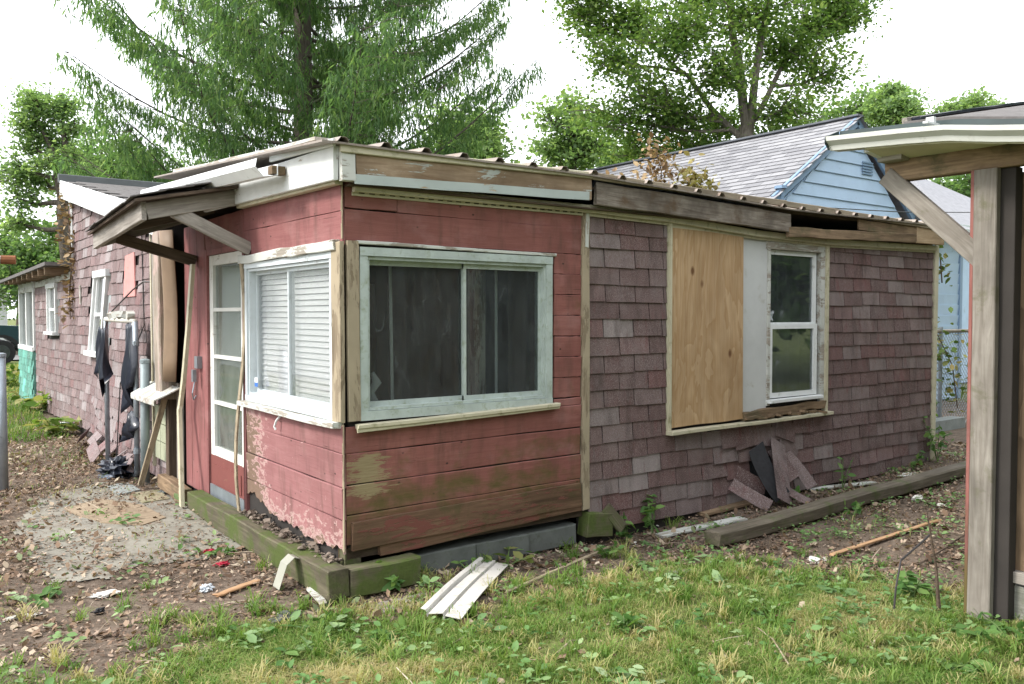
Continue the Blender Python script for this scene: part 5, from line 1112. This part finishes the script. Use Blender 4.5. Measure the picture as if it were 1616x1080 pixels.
for k, (bx, by, lab) in enumerate([(-5, -17, 'big tree added behind the viewpoint on the left to block sky light'), (4, -19, 'big tree added behind the viewpoint to block sky light'), (13, -13, 'big tree far to the right, mirrored in the small window'), (17, -6, 'tree beyond the outbuilding, mirrored in the small window')]):
    b0 = np.array([bx, by, 0.]); lb = [(b0 + np.array([rng.normal(0, 2.6), rng.normal(0, 2.2), rng.uniform(1.2, 10)]), rng.uniform(1.3, 2.2), .8) for _ in range(24)]  # pair behind the viewpoint is added to cut sky light on the front wall
    broadleaf('broadleaf_tree', b0, [([b0, b0 + np.array([.1, .1, 4.]), b0 + np.array([.3, 0, 8.])], .3, .08)], lb, lab, L_DK, BARKD, 15000, .5)
# spruce with rising limbs and hanging twigs
def spruce(name, base, H, label):
    t = thing(name, base, label, 'tree'); base = np.array(base, float); segs = []
    for i in range(12):
        a, b = i / 12, (i + 1) / 12; segs.append((base + [0, 0, H * a], base + [0, 0, H * b], .27 * (1 - a) + .03, .27 * (1 - b) + .03))
    tips = []
    nb = 138
    for i in range(nb):
        z = 1.8 + (i / nb) ** 1.1 * (H - 3.5); L = 6.6 * (1 - z / H) ** .5 * rng.uniform(.7, 1.08); az = i * 2.39996 + rng.normal(0, .25)
        el = np.radians(rng.uniform(12, 36)); d = np.array([np.cos(az) * np.cos(el), np.sin(az) * np.cos(el), np.sin(el)]); hor = np.array([-np.sin(az), np.cos(az), 0])
        k = 10; tt = np.linspace(0, 1, k + 1)
        pts = base + [0, 0, z] + d * (tt * L)[:, None] + np.array([0, 0, -1.]) * (np.sin(tt * np.pi) * .10 * L)[:, None] + hor * (np.sin(tt * 3) * rng.normal(0, .05 * L))[:, None]
        rr = .042 * (1 - tt) * (L / 5) + .005
        for j in range(k): segs.append((pts[j], pts[j + 1], rr[j], rr[j + 1]))
        for s in np.arange(.14, 1.0, (.21 if z < 11 else .5) / L):
            j = min(int(s * k), k - 1); p = pts[j] + (pts[j + 1] - pts[j]) * (s * k - j)
            for sg in (-1, 1):
                l = min(1.35, (.35 + .9 * (1 - abs(s - .55))) * rng.uniform(.45, 1.1)) * min(1, L / 3.5) * (1.15 - s * .5); dr = d * .55 + hor * sg * rng.uniform(.5, 1) + np.array([0, 0, rng.uniform(-.35, .05)]); dr /= np.linalg.norm(dr)
                q = p + dr * l; segs.append((p, q, .008, .003))
                for u in np.arange(.15, 1.01, .13 / max(l, .2)):
                    tips.append((p + dr * l * u, rng.uniform(.12, .55) * (1.1 - .3 * s)))
    V, Fq = tube_np(segs, 5); mobj('trunk', mesh_np('trunk', V, Fq, None, True), BARKD, t)
    P = np.array([x[0] for x in tips]); Ls = np.array([x[1] for x in tips]); n = len(P)
    # each hanging twig = several narrow drooping sprays
    per = 10; PP = np.repeat(P, per, 0); LL = np.repeat(Ls, per); m = len(PP); f = rng.random(m)
    PP = PP + np.stack([rng.normal(0, .04, m), rng.normal(0, .04, m), -LL * f], 1)
    az = rng.uniform(0, 2 * np.pi, m); dr = rng.uniform(.1, 1.25, m)
    y = np.stack([np.cos(az) * np.sin(dr), np.sin(az) * np.sin(dr), -np.cos(dr)], 1); x = np.cross(y, np.tile([[0, 0, 1.]], (m, 1))); x /= np.linalg.norm(x, axis=1, keepdims=True); zc = np.cross(x, y)
    Rm = np.stack([x, y, zc], -1); S = np.stack([rng.uniform(.035, .065, m), rng.uniform(.12, .30, m), np.full(m, .05)], 1)
    tone = np.clip(.45 + rng.normal(0, .16, m) + np.repeat(rng.normal(0, .16, n), per), 0, 1)
    mobj('crown', scatter_mesh('crown', *LEAF, PP, Rm, S, tone), leaf_mat('spruce_needles', (.06, .12, .055), (.115, .205, .085), (.22, .30, .135), .62), t)
    return t
sp = AT(482, 498, 19.0); spruce('spruce_tree', (sp.x, sp.y, 0), 23.0, 'large spruce with hanging twigs rising behind the roof')
# withered plants on the metal roof, vines by the fence
vine('roof_weed', [Vector((6.15, 3.3, 2.75)), Vector((6.05, 3.25, 3.15)), Vector((6.1, 3.3, 3.5)), Vector((5.95, 3.25, 3.72))], 420, .14, .10, M_DEAD, M_STEM, 'tall withered brown weed standing at the back of the metal roof', 'plant')
vine('roof_weed', [Vector((6.15, 3.3, 2.75)), Vector((6.5, 3.2, 3.3)), Vector((6.75, 3.25, 3.5)), Vector((6.88, 3.2, 3.1)), Vector((6.9, 3.2, 2.75))], 560, .11, .10, leaf_mat('yellow_leaf', (.14, .11, .04), (.27, .22, .09), (.33, .32, .12), .3), M_STEM, 'arching yellowish weed drooping over the metal roof', 'plant')
vine('roof_weed', [Vector((5.6, 3.35, 2.75)), Vector((5.5, 3.3, 3.15)), Vector((5.35, 3.3, 3.2))], 260, .13, .10, M_DEAD, M_STEM, 'low clump of dead leaves on the metal roof edge', 'plant')
vine('fence_vine', [Vector((8.4, 1.3, 0)), Vector((8.5, 1.28, .6)), Vector((8.9, 1.28, 1.2)), Vector((9.4, 1.3, 1.35)), Vector((9.8, 1.28, .9)), Vector((9.9, 1.25, .3))], 330, .16, .10, M_VINE, M_STEM, 'leafy green vine climbing the chain-link fence')
vine('eave_vine', [Vector((7.0, .3, 2.5)), Vector((7.05, .1, 2.25)), Vector((7.0, .05, 1.95))], 60, .06, .08, M_VINE, M_STEM, 'small green vine hanging from the right end of the eave')

# ------------------------------------------------------------------ grass, litter
def blades(n, xr, yr, dens, hmin, hmax, wd, tone0=.5):
    x = rng.uniform(*xr, n); y = rng.uniform(*yr, n); keep = rng.random(n) < dens(x, y); x, y = x[keep], y[keep]; n = len(x)
    cl = .5 + .5 * np.sin(x * 7.3 + 2 * np.sin(y * 5.1)) * np.sin(y * 6.7 + 1.5 * np.sin(x * 4.3))
    h = rng.uniform(hmin, hmax, n) * (.35 + 1.0 * cl); az = rng.uniform(0, 2 * np.pi, n); ln = rng.uniform(.3, 1.5, n)
    dx, dy = np.cos(az), np.sin(az); sx, sy = -dy * wd * .5, dx * wd * .5; z0 = hgt(x, y) - .004
    V = np.zeros((n, 5, 3)); b = rng.uniform(.7, 1.3, n)
    V[:, 0] = np.stack([x - sx * b, y - sy * b, z0], 1); V[:, 1] = np.stack([x + sx * b, y + sy * b, z0], 1)
    mx_, my_, mz = x + dx * h * ln * .35, y + dy * h * ln * .35, z0 + h * .62
    V[:, 2] = np.stack([mx_ + sx * b * .8, my_ + sy * b * .8, mz], 1); V[:, 3] = np.stack([mx_ - sx * b * .8, my_ - sy * b * .8, mz], 1)
    V[:, 4] = np.stack([x + dx * h * ln, y + dy * h * ln, z0 + h * np.maximum(.3, 1.0 - .35 * ln)], 1)
    k = (np.arange(n) * 5)[:, None]; T = np.concatenate([k + np.array([[0, 1, 2]]), k + np.array([[0, 2, 3]]), k + np.array([[3, 2, 4]])], 1).reshape(-1, 3)
    dry = .5 + .5 * np.sin(x * 3.1 + 4 + 1.3 * np.sin(y * 2.7)) * np.sin(y * 3.7 + x)
    dry2 = sst(.15, .75, np.sin(x * 1.9 + .6 + 1.6 * np.sin(y * 2.3 + 1)) * np.sin(y * 2.6 + 2.2 + x * .8)); tone = np.clip(rng.normal(tone0 - .05, .2, n) + .5 * (dry - .5) + .55 * dry2 + .45 * (rng.random(n) < .12), 0, 1)
    return mesh_np('blades', V.reshape(-1, 3), T, np.repeat(tone, 5))
L_GRASS = leaf_mat('grass_blade', (.08, .17, .028), (.18, .27, .06), (.44, .38, .19), .4)
o = mobj('lawn_grass', blades(620000, (-2.2, 3.2), (-3.4, .3), lambda x, y: lawn(x, y) ** 1.3 * (.14 + .86 * sst(-.3, .25, np.sin(x * 4.1 + 2.2 * np.sin(y * 3.3)) * np.sin(y * 4.7 + 1.7 * np.sin(x * 2.9)))), .02, .07, .0036), L_GRASS); tag(o, 'soft yellow-green grass across the foreground', 'grass', kind='stuff')
o = mobj('sparse_grass', blades(60000, (-2.6, 7.5), (-2.6, 8.0), lambda x, y: np.clip(.5 * np.sin(x * 3.3 + 1) * np.sin(y * 2.9 + x) + .04 + .25 * (y > 5.5), 0, .6) * ((x < -.2) | (y < -.12)), .03, .085, .005, .42), L_GRASS); tag(o, 'thin tufts of grass among the leaf litter', 'grass', kind='stuff')
o = mobj('yard_grass', blades(70000, (-5, 1.6), (8.0, 27), lambda x, y: (x < -.15) | (y > 15) , .06, .16, .012, .3), L_GRASS); tag(o, 'bright lawn beyond the main house on the left', 'grass', kind='stuff')
def tufts(nc, xr, yr, dens, nb, h0, h1, wd):
    cx = rng.uniform(*xr, nc); cy = rng.uniform(*yr, nc); k = rng.random(nc) < dens(cx, cy); cx, cy = cx[k], cy[k]; nc = len(cx); n = nc * nb
    x = np.repeat(cx, nb) + rng.normal(0, .018, n); y = np.repeat(cy, nb) + rng.normal(0, .018, n); az = rng.uniform(0, 2 * np.pi, n); h = np.repeat(rng.uniform(h0, h1, nc), nb) * rng.uniform(.5, 1.1, n); ln = rng.uniform(.4, 1.3, n)
    dx, dy = np.cos(az), np.sin(az); sx, sy = -dy * wd * .5, dx * wd * .5; z0 = hgt(x, y); V = np.zeros((n, 7, 3))
    for q, (f, w_) in enumerate(((0, 1), (.45, .95), (.8, .6))):
        hx = x + dx * h * ln * f ** 1.6; hy = y + dy * h * ln * f ** 1.6; hz = z0 + h * (f * 1.25 - .65 * ln * f * f * .8)
        V[:, q * 2] = np.stack([hx - sx * w_, hy - sy * w_, hz], 1); V[:, q * 2 + 1] = np.stack([hx + sx * w_, hy + sy * w_, hz], 1)
    V[:, 6] = np.stack([x + dx * h * ln, y + dy * h * ln, z0 + h * np.maximum(.15, 1.15 - .7 * ln)], 1)
    T = np.concatenate([(np.arange(n) * 7)[:, None] + np.array([a]) for a in ((0, 1, 3), (0, 3, 2), (2, 3, 5), (2, 5, 4), (4, 5, 6))], 1).reshape(-1, 3)
    return mesh_np('tufts', V.reshape(-1, 3), T, np.repeat(np.clip(np.repeat(rng.choice([.15, .3, .45, .8, .95], nc, p=[.2, .3, .22, .16, .12]), nb) + rng.normal(0, .1, n), 0, 1), 7))
o = mobj('grass_tufts', tufts(2600, (-2.2, 3.2), (-3.2, 1.2), lambda x, y: np.clip(lawn(x, y - .25) * .75 + .05, 0, 1), 26, .05, .13, .005), L_GRASS); tag(o, 'ragged taller tufts of crabgrass in the lawn', 'grass', kind='stuff')
def litter(n, xr, yr, dens, smin, smax, tilt=.5, tmpl=OVAL):
    x = rng.uniform(*xr, n); y = rng.uniform(*yr, n); k = rng.random(n) < dens(x, y) * (.35 + .65 * (np.sin(x * 5.3 + 2 * np.sin(y * 3.1)) * np.sin(y * 6.1 + 1.4 * np.sin(x * 4.4)) > -.15)); x, y = x[k], y[k]; n = len(x)
    z = hgt(x, y) + rng.uniform(.001, .022, n) + .008 * ((x > -1.35) & (x < -.05) & (y > 1.35) & (y < 4.1)); return scatter_mesh('litter', *tmpl, np.stack([x, y, z], 1), rotmats(n, tilt), rng.uniform(smin, smax, n), np.clip(rng.beta(1.6, 1.8, n), 0, 1))
L_LIT = leaf_mat('litter_leaf', (.05, .03, .02), (.19, .125, .086), (.46, .36, .28), .08, .8)
slab = lambda x, y: 1 - .55 * ((x > -1.3) & (x < -.1) & (y > 1.4) & (y < 4.0))
dl = lambda x, y: np.clip((.75 + .4 * np.sin(x * 2.3 + y) * np.sin(y * 1.9)) * (1 - lawn(x, y) * .93) * slab(x, y), 0, 1) * ((x < 0) | (y < .02) | (x > 7))
CURL = ([(0, 0, .02), (.22, .25, .16), (.3, .62, .05), (.05, 1.05, .22), (-.3, .7, .12), (-.24, .2, -.02)], [(0, 1, 2, 3), (0, 3, 4, 5)])
o = mobj('fallen_leaves', litter(38000, (-3, 8.2), (-3.0, 9), dl, .025, .07, .6, CURL), leaf_mat('fallen_leaf', (.08, .048, .03), (.25, .17, .115), (.50, .43, .33), .15, .8)); tag(o, 'larger curled dead leaves lying on the bare soil', 'leaves', kind='stuff')
o = mobj('green_litter', litter(14000, (-3, 8.2), (-2.6, 8), lambda x, y: dl(x, y) * np.clip(.5 + np.sin(x * 3.9 + 2) * np.sin(y * 3.1 + 1), 0, 1), .02, .06, .6, CURL), leaf_mat('green_litter_leaf', (.08, .11, .05), (.16, .20, .10), (.28, .33, .19), .25, .8)); tag(o, 'wilted grey-green leaves strewn over the soil', 'leaves', kind='stuff')
o = mobj('leaf_litter', litter(260000, (-3, 8.2), (-3.0, 9), dl, .010, .032, .5, CURL), L_LIT); tag(o, 'dry brown leaf litter along the walls and path', 'leaves', kind='stuff')
o = mobj('wood_chips', litter(80000, (-3, 8), (-3.0, 6), dl, .012, .04, .35, ([(-.06, 0, 0), (.06, 0, .01), (.07, 1, 0), (-.05, 1, .02)], [(0, 1, 2), (0, 2, 3)])), L_LIT); tag(o, 'twig bits and chips scattered in the soil', 'chips', kind='stuff')
L_CLV = leaf_mat('clover_leaf', (.07, .16, .04), (.15, .27, .09), (.30, .40, .19), .35)
def cover(n, dens, xr, yr, s0, s1):
    c = n // 9; cx = rng.uniform(*xr, c); cy = rng.uniform(*yr, c); k = rng.random(c) < dens(cx, cy); cx, cy = cx[k], cy[k]; x = np.repeat(cx, 9) + rng.normal(0, .045, len(cx) * 9); y = np.repeat(cy, 9) + rng.normal(0, .045, len(cx) * 9); n = len(x)
    return scatter_mesh('cover', *OVAL, np.stack([x, y, hgt(x, y) + rng.uniform(.012, .06, n)], 1), rotmats(n, .45), rng.uniform(s0, s1, n), np.clip(np.repeat(rng.normal(.5, .2, len(cx)), 9) + rng.normal(0, .12, n), 0, 1))
o = mobj('ground_cover', cover(11000, lambda x, y: .12 + .5 * lawn(x, y) * (y > -3), (-2.4, 3.2), (-3.2, 3.2), .02, .062), L_CLV); tag(o, 'small round-leaved weeds creeping through the lawn', 'weeds', kind='stuff')
o = mobj('wall_weeds', cover(8000, lambda x, y: .4 + .4 * np.sin(x * 4) * np.sin(y * 5), (2.0, 8.5), (-2.2, -.05), .018, .045), L_CLV); tag(o, 'small green weeds sprouting along the shingled wall', 'weeds', kind='stuff')

o = mobj('broadleaf_weeds', cover(2600, lambda x, y: .75 * np.clip(lawn(x, y - .15), 0, 1) * (.25 + .75 * (np.sin(x * 2.7 + 1) * np.sin(y * 3.9 + 2) > .1)) + .05 * (y < 3), (-2.4, 3.2), (-3.2, 3.5), .045, .085), leaf_mat('pale_weed_leaf', (.09, .17, .06), (.18, .29, .12), (.33, .42, .24), .35)); tag(o, 'pale broad-leaved weeds spreading in patches over the lawn', 'weeds', kind='stuff')
STK = ([(-.012, 0, 0), (.012, 0, .005), (.02, .5, .035), (-.004, .5, .03), (.0, 1, .01), (.014, 1, .012)], [(0, 1, 2, 3), (3, 2, 5, 4)])
o = mobj('fallen_sticks', litter(2600, (-3, 8), (-3.0, 7), lambda x, y: dl(x, y) * .9 + .08, .08, .3, .12, STK), leaf_mat('stick_wood', (.10, .07, .05), (.26, .20, .145), (.46, .40, .31), .0, .8)); tag(o, 'thin dry sticks strewn over soil and lawn', 'sticks', kind='stuff')
o = mobj('paint_flakes', litter(420, (-2.5, 7), (-2.2, 4), dl, .012, .04, .4), plain('flake_white', (.55, .53, .49), .8, .2, 20)); tag(o, 'small white paint flakes and paper bits on the soil', 'flakes', kind='stuff')
# ------------------------------------------------------------------ single weeds
L_WEED = leaf_mat('weed_leaf', (.05, .12, .03), (.10, .20, .05), (.17, .27, .08), .35); M_GST = plain('green_stem', (.10, .16, .05), .7, .2, 20)
def weed(px, py, h, n, ls, label, sp=.08, nst=3, base=None, lm=None):
    p = base or GH(px, py)
    if not base and p.y > -.10 and 0 < p.x and px > 560: q = FWp(px, py, -.13); p = Vector((q.x, -.13, float(hgt(q.x, -.13))))
    t = thing('weed', p, label, 'plant'); P = []; T = []
    for s in range(nst):
        a = random.uniform(0, 6.28); tip = p + Vector((math.cos(a) * sp * random.uniform(.4, 1.4), math.sin(a) * sp * random.uniform(.4, 1.4), h * random.uniform(.6, 1))); mid = p.lerp(tip, .5) + U * h * .1
        mb = MB(); mb.tube([p, mid, tip], [.005, .004, .002], 5); mb.build('stem', M_GST, t)
        for k in range(n // nst): f = random.uniform(.2, 1); q = p.lerp(mid, f).lerp(mid.lerp(tip, f), f); P.append(list(q)); T.append(random.random())
    m = len(P); mobj('leaves', scatter_mesh('leaves', *OVAL, np.array(P), rotmats(m, .75), rng.uniform(.6, 1.25, m) * ls, np.array(T)), lm or L_WEED, t)
weed(622, 918, .17, 18, .09, 'leafy green weed against the corner foundation timber', .07)
weed(1030, 800, .42, 45, .075, 'tall arching weed in front of the left shingles', .28, 4)
weed(990, 850, .20, 22, .08, 'broad-leaved weed below the red and shingle seam', .12)
weed(960, 880, .10, 18, .06, 'low weed beside the concrete blocks', .12)
weed(800, 892, .09, 16, .09, 'brownish flat weed in front of the concrete blocks', .14, lm=M_VINE)
weed(740, 905, .08, 12, .06, 'small weed by the loose white siding panel', .10)
weed(1255, 790, .12, 20, .07, 'weed under the torn shingles', .12)
weed(1345, 818, .14, 18, .055, 'weed growing over the long timber', .07)
weed(1330, 745, .30, 14, .07, 'thin weed rising before the right shingles', .10)
weed(1440, 728, .22, 30, .06, 'bushy weed at the right end of the shingled wall', .14)
weed(1480, 700, .5, 60, .08, 'tall leafy weed beside the cream corner trim', .25, 5)
weed(1505, 680, .7, 70, .09, 'leafy sapling in front of the fence kerb', .3, 5, base=Vector((7.8, .7, .05)))
weed(985, 1000, .09, 24, .075, 'pale broad-leaved weed in the middle of the lawn', .10)
weed(1065, 1005, .07, 10, .06, 'small pale weed right of the lawn middle', .06)
weed(1440, 945, .16, 26, .08, 'weed inside the wire loop', .14)
weed(1545, 1012, .10, 26, .09, 'silvery broad-leaved weed at the outbuilding post', .16)
weed(1510, 1062, .06, 20, .085, 'flat broad-leaved weed at the lower right', .16)
weed(1600, 1020, .14, 22, .07, 'weed under the outbuilding base board', .12)
weed(600, 1010, .06, 16, .08, 'flat grey-green weed in the left lawn', .10)
weed(520, 985, .07, 16, .08, 'pale weed left of the corner in the grass', .10)
weed(435, 1050, .06, 16, .07, 'small weed near the lower left lawn edge', .10)
weed(350, 878, .05, 24, .07, 'dusty weed beside the red cloth', .16)
weed(60, 945, .05, 20, .08, 'grey weed on the bare ground at the lower left', .14)
weed(15, 612, .55, 150, .16, 'bright yellow-green bush by the end porch', .5, 9, lm=L_GRASS)
weed(60, 650, .4, 90, .22, 'tuft of long green leaves below the main house wall', .5, 9, lm=L_GRASS)
weed(85, 690, .25, 50, .2, 'low green tuft before the slipped shingles', .3, 6, lm=L_GRASS)

# ------------------------------------------------------------------ debris
def gboard(name, a, b, w, th, mat, label, cat, lift=.0, jit=.004, out=(0, 0, 1)):
    a, b = GH(*a) + U * (th / 2 + lift), GH(*b) + U * (th / 2 + lift); return tag(board(name, a, b, w, th, mat, None, out, .004, 8, jit), label, cat)
tb = tag(board('timber', Vector((2.50, -.62, .035)), Vector((6.45, -.56, .12)), .14, .10, wood('old_timber', (.085, .07, .05), (.22, .19, .145), moss=.34, mossc=(.10, .13, .04)), None, (0, 0, 1), .012, 14, .009), 'long weathered timber lying parallel to the shingled wall', 'timber')
gboard('plank', (1040, 852), (1172, 824), .09, .02, M_WHITEW, 'pale whitewashed plank lying near the end of the long timber', 'plank', .02)
gboard('plank', (1105, 818), (1200, 795), .09, .025, M_ROT, 'dark rotten plank against the shingled wall', 'plank', .02)
gboard('lath', (1312, 882), (1484, 826), .035, .015, M_BARE, 'thin reddish lath on the ground right of centre', 'lath', .02)
gboard('lath', (800, 945), (962, 872), .022, .016, M_TANW, 'long thin stick on the grass before the concrete blocks', 'lath', .03)
gboard('plank', (1275, 776), (1380, 765), .07, .02, M_WHITEW, 'broken white trim lying behind the long timber', 'plank', .01)
gboard('plank', (590, 965), (680, 945), .16, .025, M_GREYW, 'half buried grey board below the corner timber', 'plank', -.01)
gboard('plank', (340, 945), (408, 920), .05, .012, M_BARE, 'short splintered tan board on the bare ground', 'plank', .01)
gboard('stick', (1555, 830), (1450, 900), .012, .012, M_DARKW, 'thin dark stick left of the outbuilding post', 'stick', .03)
def flat(name, pix, th, mat, label, cat, lift=.01, bendz=.0):
    c = [GH(*q) for q in pix]; cc = sum(c, Vector()) / len(c); mb = MB(); mb.poly([Vector((p.x, p.y, p.z + lift + bendz * (i % 2))) for i, p in enumerate(c)], (0, 0, -th)); return tag(mb.build(name, mat), label, cat)
flat('plywood_scrap', [(100, 805), (160, 790), (225, 800), (262, 820), (225, 832), (160, 828), (120, 815)], .01, wood('scrap_ply', (.2, .15, .10), (.38, .3, .21)), 'thin rotten plywood scrap lying on the path slab', 'plywood', .018)
# white vinyl siding offcut with two ridges
a, b, c, d = GH(664, 985), GH(757, 898), GH(802, 902), GH(728, 992)
SV = MB(); rows = []
for t in np.linspace(0, 1, 6):
    l0, r0 = a.lerp(b, t), d.lerp(c, t); rows.append([l0.lerp(r0, s) + U * (.05 + hh + .01 * math.sin(t * 4)) for s, hh in ((0, .035), (.05, .035), (.13, .03), (.16, -.005), (.20, .012), (.55, .022), (.58, -.012), (.61, .01), (1, .0))])
SV.sheet(rows, .004, (0, 0, -1)); tag(SV.build('siding_panel', plain('white_siding', (.55, .53, .49), .5, .15, 5, dirt=.32, dirtc=(.26, .23, .18))), 'offcut of white ridged vinyl siding lying in the grass', 'siding')
fp = GH(478, 925); mb = MB(); mb.sheet([[fp + Vector((x * .8 - .05, x * .3 + y * .2, .02 + .16 * math.cos(x * 9) * (abs(x) < .12))) for x in (-.14, -.07, 0, .05, .12)] for y in (0, .5)], .004, (0, 0, -1)); tag(mb.build('bent_flashing', plain('pale_flashing', (.30, .30, .25), .5, .15, 5)), 'bent pale metal flashing before the corner timber', 'flashing')
flat('flashing_scrap', [(483, 940), (500, 932), (516, 962), (505, 965)], .006, M_WHITEW, 'small white strip next to the bent flashing', 'scrap', .04)
M_REDC = plain('red_cloth', (.42, .02, .05), .7, .25, 9); M_PAPER = plain('dirty_paper', (.66, .64, .60), .8, .15, 8, dirt=.2, dirtc=(.4, .33, .26)); M_CLEAR = plain('milky_plastic', (.58, .63, .68), .25, .2, 8, spec=.6); M_BLK = plain('black_scrap', (.02, .02, .024), .5, .3, 9)
def at_lump(name, px, py, rx, ry, rz, m, label, cat, sd, rough=.32): p = GH(px, py); lump(name, (p.x, p.y, p.z), rx, ry, rz, m, label, cat, rough, sd)
at_lump('red_cloth', 330, 873, .06, .03, .02, M_REDC, 'upper scrap of red cloth on the ground near the door', 'cloth', 1); at_lump('red_cloth', 350, 893, .055, .035, .018, M_REDC, 'lower scrap of red cloth on the ground near the door', 'cloth', 2)
at_lump('clear_cup', 326, 933, .045, .04, .028, M_CLEAR, 'crushed clear plastic cup on the bare ground', 'cup', 3, .3)
at_lump('paper_scrap', 165, 940, .10, .05, .014, M_PAPER, 'crumpled off-white paper below the path slab', 'paper', 4); at_lump('paper_scrap', 35, 975, .09, .035, .012, M_PAPER, 'white paper scrap at the lower left edge', 'paper', 5)
at_lump('paper_scrap', 120, 843, .04, .03, .012, M_PAPER, 'small white scrap lying on the path slab', 'paper', 6); at_lump('black_scrap', 157, 968, .035, .03, .018, M_BLK, 'small black scrap beside the crumpled paper', 'scrap', 7)
at_lump('dark_rag', 455, 980, .10, .06, .03, plain('grey_rag', (.10, .10, .10), .8, .3, 9), 'dark grey rag at the grass edge below the flashing', 'rag', 8); at_lump('grey_rag', 1062, 912, .13, .07, .025, plain('grey_rag_pale', (.20, .22, .20), .7, .5, 14), 'crumpled grey rag at the lawn edge', 'rag', 9)
at_lump('paper_scrap', 1290, 885, .10, .06, .012, M_PAPER, 'white paper scrap at the end of the thin lath', 'paper', 10); at_lump('white_cup', 1448, 790, .075, .04, .03, M_PAPER, 'crushed white cup beyond the long timber', 'cup', 11, .25); at_lump('white_cup', 1486, 801, .035, .035, .025, M_PAPER, 'small white cup lid beside the outbuilding post', 'cup', 12, .25)
at_lump('paper_scrap', 1435, 750, .14, .07, .012, M_PAPER, 'flattened white paper by the corner trim', 'paper', 13); at_lump('paper_scrap', 1000, 858, .03, .02, .01, M_PAPER, 'tiny white scrap before the weeds', 'paper', 14); at_lump('stone', 255, 780, .06, .04, .02, M_CONC, 'grey stone at the back of the path slab', 'stone', 15, .3)
flat('paving_brick', [(168, 770), (200, 764), (222, 776), (188, 784)], .03, M_CONC, 'grey paving brick at the far end of the path', 'brick', .02); flat('paving_brick', [(205, 782), (250, 776), (268, 790), (225, 797)], .03, wood('mossy_brick', (.2, .18, .12), (.34, .3, .2), moss=.4), 'mossy paving brick next to the grey one', 'brick', .019)
w0 = GH(1410, 975); mb = MB(); P_ = [w0, w0 + Vector((.02, .0, .16)), w0 + Vector((.16, .05, .27)), w0 + Vector((.38, .08, .30)), w0 + Vector((.62, .12, .33))]; sm = []
for i in range(len(P_) - 1):
    for k in range(5): sm.append(P_[i].lerp(P_[i + 1], k / 5))
mb.tube(sm + [P_[-1]], .006, 6); tag(mb.build('wire_loop', plain('dark_loop_wire', (.05, .045, .045), .5, .2)), 'dark bent wire arching out of the litter near the outbuilding', 'wire')
w1_ = GH(1482, 968); mb = MB(); mb.tube([w1_, w1_ + Vector((.0, .02, .25)), w1_ + Vector((-.05, .05, .55))], [.014, .008, .004], 6); tag(mb.build('dead_weed', M_DARKW), 'dead upright weed left of the outbuilding post', 'plant')
for k, (a_, b_, lab) in enumerate([((1195, 1000), (1245, 1060), 'curved dry stalk in the lower middle lawn'), ((880, 1040), (915, 1020), 'short twig in the lawn'), ((470, 905), (478, 880), 'thin curved twig beside the side timber'), ((205, 880), (190, 905), 'curled twig in front of the path slab')]):
    A_, B_ = GH(*a_) + U * .03, GH(*b_) + U * .03; mb = MB(); mb.tube([A_, A_.lerp(B_, .5) + U * .02 + Vector((.02, .01, 0)), B_], .004, 5); tag(mb.build('twig', M_TANW), lab, 'twig')
for o in list(bpy.data.objects):
    if o.type == 'MESH' and not o.data.materials: o.data.materials.append(M_GREYW)
